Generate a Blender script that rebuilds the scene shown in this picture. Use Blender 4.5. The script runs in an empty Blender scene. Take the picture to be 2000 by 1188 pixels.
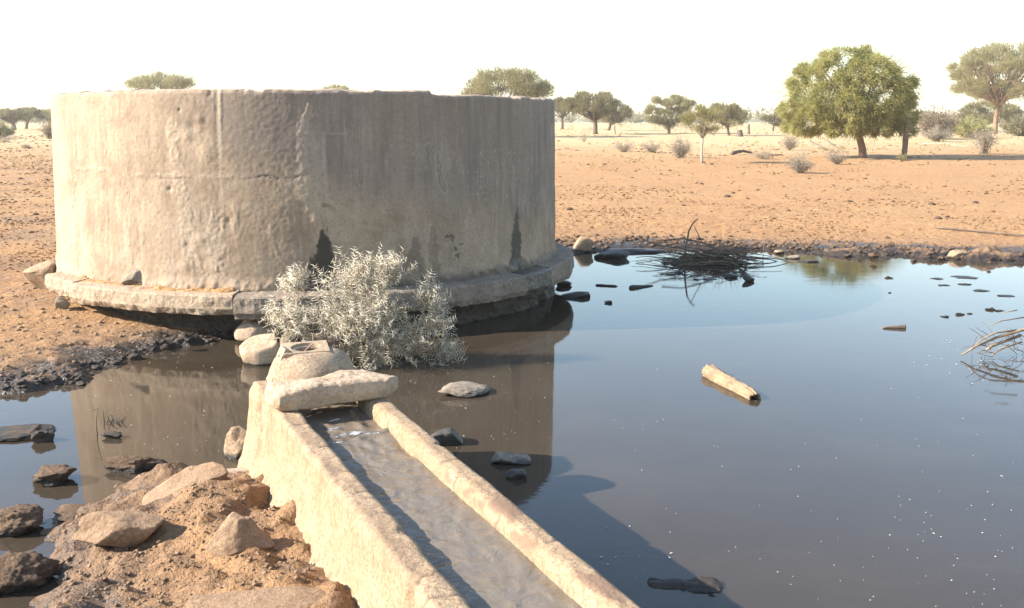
import bpy, math, random
import numpy as np
from mathutils import Vector, Matrix
random.seed(7); RNG = np.random.default_rng(11)
S = bpy.context.scene; COL = S.collection
PI = math.pi; R = math.radians
DENOISE = True

# ------------------------------------------------------------------ camera, sky, sun, exposure
PITCH, ZC, FPX = R(10.5), 2.08, 1920.0
cam = bpy.data.cameras.new('camera'); cam.lens = 36 * FPX / 2000; cam.sensor_width = 36
cam.clip_start = .05; cam.clip_end = 6000
co = bpy.data.objects.new('camera', cam); COL.objects.link(co)
co.location = (0, 0, ZC); co.rotation_euler = (PI/2 - PITCH, 0, 0); S.camera = co
SUN_EL, SUN_AZ = R(28.6), R(262.5)
w = bpy.data.worlds.new('World'); S.world = w; w.use_nodes = True
wn = w.node_tree.nodes; sky = wn.new('ShaderNodeTexSky'); sky.sky_type = 'NISHITA'; sky.sun_disc = False
sky.sun_elevation = SUN_EL; sky.sun_rotation = SUN_AZ
sky.air_density = 1.3; sky.dust_density = .5; sky.ozone_density = 1.2; sky.altitude = 1000
w.node_tree.links.new(sky.outputs[0], wn['Background'].inputs[0]); wn['Background'].inputs[1].default_value = .12
sl = bpy.data.lights.new('sun', 'SUN'); sl.energy = 5.0; sl.angle = R(.53); sl.color = (1, .92, .81)
so = bpy.data.objects.new('sun', sl); COL.objects.link(so)
TOSUN = Vector((math.sin(SUN_AZ)*math.cos(SUN_EL), math.cos(SUN_AZ)*math.cos(SUN_EL), math.sin(SUN_EL)))
so.rotation_euler = (-TOSUN).to_track_quat('-Z', 'Y').to_euler(); so.location = TOSUN * 50
S.view_settings.view_transform = 'Standard'; S.view_settings.look = 'None'
S.view_settings.exposure = 1.70; S.view_settings.gamma = 1; S.view_settings.use_curve_mapping = False
S.render.engine = 'CYCLES'; S.cycles.max_bounces = 8; S.cycles.transparent_max_bounces = 12
S.cycles.use_denoising = DENOISE; S.cycles.caustics_reflective = False; S.cycles.caustics_refractive = False

# ------------------------------------------------------------------ measuring helpers
CP, SP = math.cos(PITCH), math.sin(PITCH)
def at(px, py, z=0.):
    "where a line of sight measured in the photograph meets the level z"
    a = (px-1000)/FPX; b = (594-py)/FPX
    dz = -SP + b*CP; t = (z-ZC)/dz
    return Vector((a*t, (CP+b*SP)*t, z))
def depth(p): return p[1]*CP - (p[2]-ZC)*SP
def pj(p):
    d = depth(p); return 1000+FPX*p[0]/d, 594-FPX*(p[1]*SP+(p[2]-ZC)*CP)/d

# ------------------------------------------------------------------ numpy noise
def _h(ix, iy, iz, seed):
    h = (ix.astype(np.int64)*374761393 + iy.astype(np.int64)*668265263 + iz.astype(np.int64)*2147483647 + seed*974634) & 0xffffffff
    h = ((h ^ (h >> 13)) * 1274126177) & 0xffffffff
    h = ((h ^ (h >> 15)) * 2246822519) & 0xffffffff
    return ((h ^ (h >> 16)) & 0xffffff) / 8388607.5 - 1.0
def vnoise(p, seed=0):
    p = np.asarray(p, float); i = np.floor(p); f = p - i; u = f*f*f*(f*(f*6-15)+10); i = i.astype(np.int64)
    r = 0
    for dx in (0, 1):
        wx = u[:, 0] if dx else 1-u[:, 0]
        for dy in (0, 1):
            wy = u[:, 1] if dy else 1-u[:, 1]
            for dz in (0, 1):
                wz = u[:, 2] if dz else 1-u[:, 2]
                r = r + wx*wy*wz*_h(i[:, 0]+dx, i[:, 1]+dy, i[:, 2]+dz, seed)
    return r
def fbm(p, octv=4, seed=0, gain=.5, lac=2.03):
    p = np.asarray(p, float); a = 1.; s = 0; n = 0
    for k in range(octv):
        s = s + a*vnoise(p, seed+k*17); n += a; a *= gain; p = p*lac + 7.3
    return s/n
def sst(a, b, x):
    t = np.clip((x-a)/(b-a), 0, 1); return t*t*(3-2*t)
def P3(x, y, z=0., s=1.): return np.stack([np.broadcast_to(x, np.shape(x))*s, y*s, np.zeros_like(x)+z], 1)

# ------------------------------------------------------------------ meshes, objects
class MB:
    "collects vertices and faces; build() links them as one mesh object"
    def __init__(s): s.v = []; s.f = []; s.n = 0
    def add(s, verts, faces):
        verts = np.asarray(verts, float).reshape(-1, 3); faces = np.asarray(faces, np.int64)
        s.v.append(verts); s.f.append(faces + s.n); s.n += len(verts)
    def tube(s, pts, rad, k=5, cap=True):
        pts = np.asarray(pts, float); n = len(pts); rad = np.broadcast_to(rad, (n,))
        t = np.gradient(pts, axis=0); t /= np.linalg.norm(t, axis=1)[:, None]+1e-9
        a = np.array([0, 0, 1.]) if abs(t[0][2]) < .9 else np.array([1., 0, 0])
        n1 = np.cross(t, a); n1 /= np.linalg.norm(n1, axis=1)[:, None]+1e-9; n2 = np.cross(t, n1)
        ang = np.arange(k)*2*PI/k
        ring = pts[:, None, :] + rad[:, None, None]*(np.cos(ang)[None, :, None]*n1[:, None, :] + np.sin(ang)[None, :, None]*n2[:, None, :])
        i = np.arange(n-1)[:, None]*k; j = np.arange(k)[None, :]; jn = (j+1) % k
        q = np.stack([i+j, i+jn, i+k+jn, i+k+j], -1).reshape(-1, 4)
        s.add(ring.reshape(-1, 3), q)
        if cap:
            for base, r0 in ((0, 0), ((n-1)*k, 1)):
                c = s.n; s.add([pts[0] if r0 == 0 else pts[-1]], np.zeros((0, 3), int))
                st = c - n*k - r0
                st = c - (n*k) - (1 if r0 else 0) + base
                tri = [[c, st+(m+1) % k, st+m] if r0 == 0 else [c, st+m, st+(m+1) % k] for m in range(k)]
                s.f.append(np.array(tri))
    def build(s, name, m, parent=None, smooth=True):
        v = np.concatenate(s.v); me = bpy.data.meshes.new(name)
        me.vertices.add(len(v)); me.vertices.foreach_set('co', v.ravel().astype(np.float32))
        fl = [f for f in s.f if len(f)]
        loops = np.concatenate([f.ravel() for f in fl]); cnt = np.concatenate([np.full(len(f), f.shape[1]) for f in fl])
        me.loops.add(len(loops)); me.loops.foreach_set('vertex_index', loops.astype(np.int32))
        me.polygons.add(len(cnt)); st = np.concatenate([[0], np.cumsum(cnt)[:-1]])
        me.polygons.foreach_set('loop_start', st.astype(np.int32))
        me.polygons.foreach_set('use_smooth', np.full(len(cnt), smooth))
        me.update(calc_edges=True); me.validate()
        return link(name, me, m, parent)
def link(name, me, m, parent=None):
    o = bpy.data.objects.new(name, me); COL.objects.link(o)
    if m is not None and not me.materials: me.materials.append(m)
    if parent is not None: o.parent = parent; o.matrix_parent_inverse = Matrix.Translation(parent.location).inverted()
    return o
def empty(name, loc): o = bpy.data.objects.new(name, None); COL.objects.link(o); o.location = loc; o.empty_display_size = .2; return o
def tag(o, label=None, cat=None, group=None, kind=None):
    for k, v in (('label', label), ('category', cat), ('group', group), ('kind', kind)):
        if v: o[k] = v
    return o
def grid_faces(n, m, wrap=False):
    i = np.arange(n-1)[:, None]; j = np.arange(m if wrap else m-1)[None, :]; jn = (j+1) % m
    return np.stack([i*m+j, i*m+jn, (i+1)*m+jn, (i+1)*m+j], -1).reshape(-1, 4)
def color_attr(o, name, rgb):
    a = o.data.color_attributes.new(name, 'FLOAT_COLOR', 'POINT')
    c = np.ones((len(o.data.vertices), 4), np.float32); c[:, :rgb.shape[1]] = rgb; a.data.foreach_set('color', c.ravel())
def dirs(n):
    d = RNG.normal(size=(n, 3)); return d/np.linalg.norm(d, axis=1)[:, None]

# ------------------------------------------------------------------ materials
class NT:
    def __init__(s, name):
        s.m = bpy.data.materials.new(name); s.m.use_nodes = True; s.t = s.m.node_tree
        s.b = s.t.nodes['Principled BSDF']; s.out = s.t.nodes['Material Output']
    def n(s, typ, **kw):
        nd = s.t.nodes.new('ShaderNode'+typ)
        for k, v in kw.items(): setattr(nd, k, v)
        return nd
    def l(s, a, b): s.t.links.new(a, b)
    def pos(s, scale=(1, 1, 1), obj=False):
        mp = s.n('Mapping'); mp.inputs['Scale'].default_value = scale
        s.l(s.n('TexCoord').outputs['Object'] if obj else s.n('NewGeometry').outputs['Position'], mp.inputs[0]); return mp.outputs[0]
    def noise(s, scale, vec=None, detail=5, rough=.6, dist=0.):
        nd = s.n('TexNoise'); nd.inputs['Scale'].default_value = scale; nd.inputs['Detail'].default_value = detail
        nd.inputs['Roughness'].default_value = rough; nd.inputs['Distortion'].default_value = dist
        s.l(vec if vec is not None else s.pos(), nd.inputs['Vector']); return nd.outputs['Fac']
    def ramp(s, fac, *stops):
        r = s.n('ValToRGB'); e = r.color_ramp.elements
        while len(e) < len(stops): e.new(.5)
        for el, (p, c) in zip(e, stops): el.position = p; el.color = (c, c, c, 1) if not hasattr(c, '__len__') else (*c, 1)
        s.l(fac, r.inputs[0]); return r.outputs[0]
    def mix(s, fac, a, b, mode='MIX'):
        m = s.n('Mix', data_type='RGBA', blend_type=mode)
        for v, i in ((fac, 0), (a, 6), (b, 7)):
            if hasattr(v, 'is_output'): s.l(v, m.inputs[i])
            elif i == 0: m.inputs[0].default_value = v
            else: m.inputs[i].default_value = (*v, 1)
        return m.outputs[2]
    def mathn(s, op, a, b=0., clamp=False):
        m = s.n('Math', operation=op, use_clamp=clamp)
        for v, i in ((a, 0), (b, 1)):
            if hasattr(v, 'is_output'): s.l(v, m.inputs[i])
            else: m.inputs[i].default_value = v
        return m.outputs[0]
    def maprange(s, v, a, b, c=0., d=1.):
        m = s.n('MapRange'); s.l(v, m.inputs[0])
        for i, x in enumerate((a, b, c, d)): m.inputs[i+1].default_value = x
        return m.outputs[0]
    def height(s):
        sx = s.n('SeparateXYZ'); s.l(s.n('NewGeometry').outputs['Position'], sx.inputs[0]); return sx.outputs[2]
    def bump(s, h, strength, dist=.01, prev=None):
        b = s.n('Bump'); b.inputs['Strength'].default_value = strength; b.inputs['Distance'].default_value = dist
        s.l(h, b.inputs['Height'])
        if prev is not None: s.l(prev, b.inputs['Normal'])
        return b.outputs[0]
    def done(s, col=None, rough=.9, normal=None, spec=.3):
        for v, i in ((col, 'Base Color'), (rough, 'Roughness'), (normal, 'Normal'), (spec, 'Specular IOR Level')):
            if v is None: continue
            if hasattr(v, 'is_output'): s.l(v, s.b.inputs[i])
            elif i == 'Base Color': s.b.inputs[i].default_value = (*v, 1)
            else: s.b.inputs[i].default_value = v
        return s.m

def rocky(name, c1, c2, c3, scale=6., bump=.6, bd=.012, rough=.9, wet=None, wetcol=(.035, .028, .022), obj=False):
    "mottled stone or dried mud; wet = height of the damp band above the water"
    t = NT(name)
    a = t.noise(scale, detail=9, rough=.72); b = t.noise(scale*5.3, detail=5, rough=.75); c = t.noise(scale*.37, detail=4); e = t.noise(scale*15, detail=3, rough=.7)
    col = t.mix(t.ramp(a, (.38, 0.), (.60, 1.)), c1, c2)
    col = t.mix(t.ramp(b, (.46, 0.), (.62, .8)), col, c3)
    col = t.mix(t.ramp(e, (.52, 0.), (.66, .6)), col, c3)
    col = t.mix(t.maprange(c, .35, .65, .0, .4), col, tuple(min(1, x*1.25) for x in c2))
    rg = rough
    if wet is not None:
        hz = t.mathn('ADD', t.height(), t.maprange(a, .3, .7, -.6*wet, .6*wet))
        wf = t.maprange(hz, wet*.55, wet*1.4, 1., 0.)
        col = t.mix(wf, col, wetcol); rg = t.maprange(wf, 0., 1., rough, .32)
    h = t.mathn('ADD', t.mathn('MULTIPLY', a, 1.), t.mathn('MULTIPLY', b, .4))
    return t.done(col, rg, t.bump(e, min(1, bump*.8), bd*.25, t.bump(h, bump, bd*2.2)))
M = {}
M['rock_tan'] = rocky('tan_sandstone', (.25, .165, .10), (.40, .28, .18), (.13, .085, .055), 9, .8, .016, wet=.03)
M['rock_pale'] = rocky('pale_sandstone', (.31, .215, .14), (.45, .335, .23), (.18, .12, .08), 10, .7, .012, wet=.02)
M['rock_grey'] = rocky('grey_stone', (.15, .12, .09), (.29, .235, .175), (.07, .055, .043), 11, .7, .014, wet=.03)
M['rock_dark'] = rocky('dark_stone', (.045, .04, .035), (.10, .088, .075), (.025, .022, .02), 12, .7, .012, wet=.05, rough=.6)
M['mud_clod'] = rocky('dried_mud', (.11, .068, .042), (.26, .165, .10), (.05, .032, .022), 16, 1., .03, wet=.035)
M['mud_bank'] = rocky('dusty_mud_rock', (.25, .155, .09), (.40, .265, .165), (.14, .085, .05), 12, .9, .02, wet=.04)
M['mud_black'] = rocky('wet_black_mud', (.04, .030, .023), (.085, .062, .046), (.022, .017, .013), 20, .9, .02, rough=.35)
M['sand_clod'] = rocky('sandy_clod', (.17, .09, .042), (.30, .17, .08), (.10, .052, .026), 25, .9, .012)
M['dung'] = rocky('dry_dung', (.055, .035, .022), (.12, .075, .045), (.03, .02, .014), 30, .9, .01)
M['wood_dark'] = rocky('dark_wet_wood', (.025, .02, .017), (.06, .048, .038), (.015, .012, .01), 25, .6, .006, rough=.6)
M['twig'] = rocky('brown_twig', (.11, .08, .055), (.19, .14, .10), (.06, .043, .03), 30, .3, .004)
M['dead_wood'] = rocky('pale_dead_wood', (.20, .135, .08), (.31, .22, .135), (.10, .065, .04), 16, .4, .006)
M['bark'] = rocky('dark_bark', (.10, .07, .05), (.17, .12, .085), (.05, .036, .028), 12, .7, .02)
M['bark_red'] = rocky('reddish_bark', (.20, .12, .075), (.29, .185, .12), (.10, .062, .042), 9, .6, .02)
M['bark_pale'] = rocky('pale_bark', (.30, .235, .175), (.42, .345, .265), (.18, .135, .1), 12, .5, .02)
M['post'] = rocky('weathered_post', (.10, .07, .05), (.19, .135, .1), (.06, .045, .035), 14, .6, .01)

def leafmat(name, c1, c2, scale=.8, trans=.5):
    t = NT(name); a = t.noise(scale, detail=3); b = t.noise(scale*9, detail=2)
    col = t.mix(t.maprange(a, .3, .7), c1, c2); col = t.mix(t.maprange(b, .35, .75, 0, .5), col, tuple(x*.55 for x in c1))
    t.done(col, .7, spec=.25)
    tr = t.n('BsdfTranslucent'); t.l(col, tr.inputs[0]); mx = t.n('MixShader'); mx.inputs[0].default_value = trans
    t.l(t.b.outputs[0], mx.inputs[1]); t.l(tr.outputs[0], mx.inputs[2]); t.l(mx.outputs[0], t.out.inputs[0]); return t.m
M['leaf_green'] = leafmat('fresh_green_foliage', (.29, .28, .09), (.48, .43, .17))
M['leaf_acacia'] = leafmat('grey_green_foliage', (.25, .22, .105), (.36, .315, .165))
M['leaf_pale'] = leafmat('pale_green_foliage', (.32, .28, .135), (.45, .395, .22))
M['leaf_olive'] = leafmat('olive_foliage', (.195, .17, .083), (.29, .255, .13))
M['leaf_grey'] = leafmat('dry_grey_foliage', (.29, .24, .17), (.40, .335, .25))
M['leaf_brown'] = leafmat('brown_dry_foliage', (.23, .165, .11), (.32, .24, .165))
M['leaf_young'] = leafmat('yellow_green_foliage', (.25, .23, .09), (.36, .32, .15))
M['straw'] = leafmat('dry_grass', (.42, .31, .155), (.50, .385, .21), .3)
M['thorn'] = leafmat('white_thorn', (.88, .81, .66), (.92, .86, .73), 9, .45)
M['thorn_leaf'] = leafmat('tiny_green_leaves', (.26, .235, .09), (.36, .32, .15), 6)
M['foam'] = NT('foam').done((.42, .40, .38), .6)

# sand and mud of the ground
t = NT('sand_and_mud')
big = t.noise(.35, detail=5); mid = t.noise(2.6, detail=7, rough=.65); fine = t.noise(17, detail=6, rough=.7); grit = t.noise(70, detail=3, rough=.7)
att = t.n('VertexColor', layer_name='ground'); sx = t.n('SeparateColor'); t.l(att.outputs[0], sx.inputs[0])
sand = t.mix(t.ramp(mid, (.3, 0.), (.7, 1.)), (.34, .175, .072), (.45, .255, .11))
sand = t.mix(t.ramp(big, (.35, 0.), (.65, .7)), sand, (.45, .265, .118))
sand = t.mix(t.ramp(fine, (.45, 0.), (.60, .75)), sand, (.22, .108, .042)); sand = t.mix(t.ramp(grit, (.50, 0.), (.64, .7)), sand, (.16, .075, .03))
straw = t.mix(t.ramp(mid, (.35, 0.), (.65, 1.)), (.40, .275, .135), (.48, .35, .185))
sand = t.mix(sx.outputs[2], sand, straw)
mud = t.mix(t.ramp(fine, (.35, 0.), (.7, 1.)), (.12, .072, .043), (.30, .19, .115))
col = t.mix(sx.outputs[1], sand, mud)
wf = t.maprange(t.mathn('ADD', sx.outputs[0], t.maprange(fine, .3, .7, -.25, .25)), .3, .75)
col = t.mix(wf, col, t.mix(t.ramp(grit, (.4, 0.), (.65, 1.)), (.028, .020, .015), (.075, .052, .037)))
hh = t.mathn('ADD', t.mathn('MULTIPLY', fine, 1.), t.mathn('MULTIPLY', grit, .45))
nrm = t.bump(t.noise(6.5, detail=5, rough=.65), .8, .07, t.bump(mid, .6, .06, t.bump(hh, .9, .03)))
M['ground'] = t.done(col, t.maprange(wf, 0, 1, .95, .28), nrm, .35)

# murky pond
t = NT('murky_pond_water')
big = t.noise(.25, detail=3)
silt = t.noise(1.3, t.pos((1, 1.6, 1)), detail=6, rough=.6, dist=.8)
col = t.mix(t.maprange(big, .35, .65), (.036, .027, .018), (.050, .038, .027)); col = t.mix(t.ramp(silt, (.5, 0.), (.72, .5)), col, (.062, .048, .034))
rip = t.noise(9, t.pos((1, 2.2, 1)), detail=3, rough=.5)
t.b.inputs['IOR'].default_value = 1.333
rip3 = t.noise(2.2, t.pos((1, 2.6, 1)), detail=4, rough=.55)
M['pond'] = t.done(col, t.maprange(silt, .3, .7, .02, .06), t.bump(rip3, .05, .012, t.bump(rip, .04, .004)), .5)
# flowing clear-brown trough water: partly lets the light through
t = NT('trough_water')
rip = t.noise(7, t.pos((1, 1.2, 1)), detail=4, rough=.5, dist=1.0); rip2 = t.noise(45, detail=3)
nr = t.bump(t.mathn('ADD', rip, t.mathn('MULTIPLY', rip2, .06)), .32, .05)
tr = t.n('BsdfTransparent'); tr.inputs[0].default_value = (.86, .74, .50, 1)
df = t.n('BsdfDiffuse'); df.inputs[0].default_value = (.27, .215, .16, 1); t.l(nr, df.inputs['Normal'])
mx = t.n('MixShader'); mx.inputs[0].default_value = .55; t.l(tr.outputs[0], mx.inputs[1]); t.l(df.outputs[0], mx.inputs[2])
gl = t.n('BsdfGlossy'); gl.inputs['Roughness'].default_value = .05; t.l(nr, gl.inputs['Normal'])
fr = t.n('Fresnel'); fr.inputs[0].default_value = 1.333; t.l(nr, fr.inputs['Normal'])
m2 = t.n('MixShader'); t.l(fr.outputs[0], m2.inputs[0]); t.l(mx.outputs[0], m2.inputs[1]); t.l(gl.outputs[0], m2.inputs[2]); t.l(m2.outputs[0], t.out.inputs[0])
M['flow'] = t.m

# old cement render of the tank: marks from the vertex masks (r grey film, g damp and dark marks, b pale lime)
t = NT('old_tank_plaster')
att = t.n('VertexColor', layer_name='marks'); sx = t.n('SeparateColor'); t.l(att.outputs[0], sx.inputs[0])
a = t.noise(3.2, detail=8, rough=.7); b = t.noise(30, detail=6, rough=.75); c = t.noise(95, detail=4, rough=.7); stk = t.noise(5, t.pos((1.7, 1.7, .14)), detail=8, rough=.7); blot = t.noise(1.1, detail=6, rough=.7)
col = t.mix(t.ramp(a, (.38, 0.), (.62, 1.)), (.245, .165, .105), (.39, .29, .195))
col = t.mix(t.ramp(stk, (.44, 0.), (.66, .75)), col, (.20, .145, .10))
col = t.mix(t.ramp(blot, (.42, 0.), (.58, .6)), col, (.36, .275, .195))
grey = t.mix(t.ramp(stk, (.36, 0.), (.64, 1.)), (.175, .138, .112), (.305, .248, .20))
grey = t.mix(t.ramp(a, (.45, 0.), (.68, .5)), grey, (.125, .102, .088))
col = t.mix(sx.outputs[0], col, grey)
fs = t.noise(16, t.pos((1.6, 1.6, .10)), detail=6, rough=.7); bm_ = t.ramp(t.noise(2.3, detail=4), (.46, 0.), (.62, 1.)); col = t.mix(t.mathn('MULTIPLY', t.ramp(fs, (.52, 0.), (.66, .45)), bm_), col, (.17, .128, .098)); col = t.mix(t.mathn('MULTIPLY', t.ramp(fs, (.33, .6), (.43, 0.)), bm_), col, (.40, .315, .235))
col = t.mix(t.ramp(b, (.50, 0.), (.66, .6)), col, (.175, .13, .098))
col = t.mix(t.ramp(c, (.53, 0.), (.68, .5)), col, (.14, .10, .075))
col = t.mix(t.mathn('MULTIPLY', sx.outputs[2], t.ramp(b, (.25, 1.), (.6, .35))), col, (.43, .345, .26))
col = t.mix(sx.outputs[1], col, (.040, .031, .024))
nrm = t.bump(a, .25, .02, t.bump(b, .35, .008, t.bump(c, .35, .004)))
M['plaster'] = t.done(col, t.maprange(sx.outputs[1], 0, 1, .92, .45), nrm)
M['ledge'] = rocky('ledge_concrete', (.27, .19, .125), (.41, .31, .215), (.15, .105, .07), 8, .8, .016)
M['ledge_grey'] = rocky('grey_ledge_concrete', (.16, .125, .095), (.28, .22, .165), (.085, .065, .05), 8, .8, .016)
M['ledge_wet'] = rocky('wet_ledge_concrete', (.06, .048, .038), (.11, .088, .07), (.035, .028, .022), 7, .6, .014, rough=.3)
# trough cement: r = brown stain, g = dark crack dirt
t = NT('trough_cement')
att = t.n('VertexColor', layer_name='marks'); sx = t.n('SeparateColor'); t.l(att.outputs[0], sx.inputs[0])
a = t.noise(5, detail=8, rough=.65); b = t.noise(45, detail=5, rough=.7); dn = t.noise(7, t.pos((2, 2, .25)), detail=4)
col = t.mix(t.ramp(a, (.3, 0.), (.7, 1.)), (.275, .182, .105), (.40, .295, .187))
col = t.mix(t.ramp(dn, (.5, 0.), (.75, .4)), col, (.25, .155, .078))
col = t.mix(t.ramp(b, (.45, 0.), (.60, .7)), col, (.19, .125, .077)); col = t.mix(t.ramp(t.noise(120, detail=3), (.54, 0.), (.68, .6)), col, (.12, .075, .045))
col = t.mix(sx.outputs[0], col, (.19, .12, .078)); col = t.mix(sx.outputs[1], col, (.10, .07, .05))
nrm = t.bump(a, .5, .04, t.bump(b, .7, .01))
M['trough'] = t.done(col, .9, nrm)
M['cast'] = rocky('cast_cement', (.27, .19, .12), (.38, .28, .185), (.11, .075, .05), 13, .6, .006)
M['black_pipe'] = rocky('black_pipe', (.02, .02, .02), (.04, .04, .04), (.015, .015, .015), 30, .4, .005, rough=.4)
M['grey_pipe'] = rocky('old_grey_pipe', (.24, .18, .13), (.33, .26, .19), (.14, .10, .075), 15, .4, .005)

# ------------------------------------------------------------------ terrain
U = np.array([-.4226, .9063]); V = np.array([.9063, .4226])         # along and across the trough
def UV(u, v, z=0.): return Vector((U[0]*u+V[0]*v, U[1]*u+V[1]*v, z))
TC = Vector((-2.46, 12.36, 0)); TR = 3.0
POND = np.array([(-14, 6.2), (-9, 6.6), (-6, 7.0), (-4.6, 7.25), (-3.98, 7.38), (-3.55, 7.72), (-3.5, 8.2), (-3.3, 8.8), (-2.84, 9.36), (-2.4, 9.7),
  (-2.0, 9.9), (-.7, 10.7), (.05, 11.8), (.35, 13.2), (.35, 14.5), (.65, 15.3), (1.26, 15.9), (2.19, 16.5), (3.1, 16.25), (4.03, 16.1), (5.77, 15.8),
  (6.87, 15.5), (8.1, 15.2), (10, 14), (12, 11), (13, 7), (12, 3), (8, 1), (5, .2), (2.6, .2), (1.6, .6), (1.2, 1.1), tuple(UV(1.0, 1.45))[:2], tuple(UV(5.7, 1.45))[:2],
  tuple(UV(5.85, 1.2))[:2], tuple(UV(5.8, 1.0))[:2], (-1.55, 5.72), (-1.72, 5.55), (-1.88, 5.75), (-2.17, 5.62), (-2.24, 5.25), (-2.46, 5.1), (-2.47, 4.85), (-2.29, 4.6), (-2.22, 4.31),
  (-2.02, 3.93), (-1.95, 3.4), (-2.3, 2.7), (-3, 2.2), (-5, 2), (-8, 2.2), (-14, 3)])
def pond_sd(x, y):
    n = len(POND); d2 = np.full(x.shape, 1e9); ins = np.zeros(x.shape, bool)
    for i in range(n):
        ax, ay = POND[i]; bx, by = POND[(i+1) % n]; ex, ey = bx-ax, by-ay
        tt = np.clip(((x-ax)*ex+(y-ay)*ey)/(ex*ex+ey*ey), 0, 1)
        d2 = np.minimum(d2, (x-ax-tt*ex)**2+(y-ay-tt*ey)**2)
        c = ((ay > y) != (by > y)); ins ^= c & (x < (bx-ax)*(y-ay)/(by-ay+1e-12)+ax)
    return np.where(ins, -1, 1)*np.sqrt(d2)
def ground(x, y, full=False):
    x = np.atleast_1d(np.asarray(x, float)); y = np.atleast_1d(np.asarray(y, float))
    p = P3(x, y); near = np.exp(-np.maximum(0, y-24)/20)
    warp = .16*fbm(p*1.7, 3, 3)*near + .05*fbm(p*7, 2, 4)*near
    sd = pond_sd(x, y) + warp
    isl = sst(3.0, 1.6, np.hypot((x+1.5)/1.0, (y-4.2)/1.25))                # the trampled mud beside the trough
    far = sst(12, 14.5, y)
    s = np.maximum(sd, 0)
    z = .07*(1-np.exp(-s/.10)) + .20*sst(0, 3.0, s) + isl*.03*(1-np.exp(-s/.2))
    z = z - .42*sst(0, 1.1, -sd) - .02*sst(0, .05, -sd)
    rough = np.exp(-np.maximum(0, s-.25)/.55)*sst(-.5, -.1, sd)               # trodden wet edge
    rough = np.maximum(rough, isl)
    clod = fbm(p*5.5, 4, 21, .62); rid = 1-np.abs(fbm(p*9., 3, 33))*2.2
    z = z + rough*(1-.55*far)*(.06*clod + .035*np.clip(rid, -1, 1)*np.abs(clod) + .02*fbm(p*19, 3, 23, .6)) + isl*(.05*fbm(p*1.9, 3, 8)+.024*fbm(p*14, 4, 29, .68))
    shal = sst(3.5, 6.0, x)*sst(11.0, 14.5, y)*sst(-2.6, -.2, sd)*(sd < 0)     # shallow flats with mud islets
    z = z + shal*(.19+.26*fbm(P3(x, y*2.1)*2.3, 5, 51))*sst(-2.6, -.6, sd)*sst(.0, -.3, sd)
    tr = np.exp(-np.maximum(0, y-18)/22)
    z = z + (1-rough)*sst(.1, .8, s)*(.016*fbm(p*6, 4, 61, .6)*tr + .05*fbm(p*.55, 3, 71)*sst(.5, 3, s))
    d = np.hypot(x*.6, y)
    z = z + 1.5*(1-np.exp(-np.maximum(0, d-34)/150)) + .25*fbm(p*.02, 3, 81)*sst(40, 150, d)
    pd = np.hypot(x-PUD[0], (y-PUD[1])); z = z*(1-.9*np.exp(-(pd/.13)**4)) - .0*pd
    tk = np.hypot(x-TC.x, y-TC.y); z = np.where(tk < 2.9, np.minimum(z, .2), z)
    tu = x*U[0]+y*U[1]; tv = x*V[0]+y*V[1]; z = z + isl*sst(5.5, 5.0, tu)*sst(.2, .8, tv)*(.08+.04*fbm(p*4, 3, 37))     # the trough stands clear of the mud
    z = np.where((tu > .6) & (tu < 5.7) & (tv > 1.0) & (tv < 1.58), np.minimum(z, .12), z)
    if full: return z, sd, isl, rough
    return z
PUD = at(545, 1018, .05)
def gz(x, y):
    "height of the built ground, read back from its grid"
    i = min(max(np.searchsorted(xs, x)-1, 0), len(xs)-2); j = min(max(np.searchsorted(ys, y)-1, 0), len(ys)-2)
    fx = (x-xs[i])/(xs[i+1]-xs[i]); fy = (y-ys[j])/(ys[j+1]-ys[j]); q = GZ[j:j+2, i:i+2]
    return float((q[0, 0]*(1-fx)+q[0, 1]*fx)*(1-fy)+(q[1, 0]*(1-fx)+q[1, 1]*fx)*fy)
def on_ground(px, py):
    z = .3
    for _ in range(12):
        p = at(px, py, z)
        if p.y < 0 or p.y > 900: p = at(px, max(py, 246), z)
        z = .5*z + .5*gz(p.x, p.y)
    p = at(px, py, z); return Vector((p.x, p.y, gz(p.x, p.y)))
def axis(lo, hi, a, b, step, grow=1.13):
    c = list(np.arange(a, b, step)); s = step; x = a
    l = []
    while x > lo: s *= grow; x -= s; l.append(x)
    s = step; x = c[-1]; h = []
    while x < hi: s *= grow; x += s; h.append(x)
    return np.array(l[::-1]+c+h)
xs = axis(-1300, 1300, -5.2, 8.4, .03, 1.09); ys = axis(-60, 1500, 3.2, 17.4, .03, 1.034)
gx, gy = np.meshgrid(xs, ys); gx = gx.ravel(); gy = gy.ravel()
zz, sd, isl, rough = ground(gx, gy, True); GZ = zz.reshape(len(ys), len(xs))
b = MB(); b.add(np.stack([gx, gy, zz], 1), grid_faces(len(ys), len(xs)))
g = b.build('ground', M['ground']); tag(g, kind='structure', label='orange sand with trampled mud around the pond')
pn = P3(gx, gy)
wet = sst(.15, .035, zz + .05*fbm(pn*4, 3, 91)) * sst(1.5, .2, sd) * (1-.8*isl)
wet = np.maximum(wet, isl*sst(.0, .35, fbm(pn*3.3, 4, 92)+.3*(.16-zz)/.1)*.5)
mudm = np.clip(np.maximum(.75*sst(-3.8, -5.2, gx)*sst(60, 25, gy)*sst(-.15, .35, fbm(pn*1.1, 4, 97)), np.maximum(np.exp(-np.maximum(0, sd-.2)/.7), isl*(.5+.7*fbm(pn*3.2, 4, 94)))), 0, 1)*.9
strawm = sst(38, 78, gy + 9*fbm(pn*.07, 3, 95) + 5*fbm(pn*.4, 2, 96))
color_attr(g, 'ground', np.stack([wet, mudm, strawm], 1).astype(np.float32))
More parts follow.
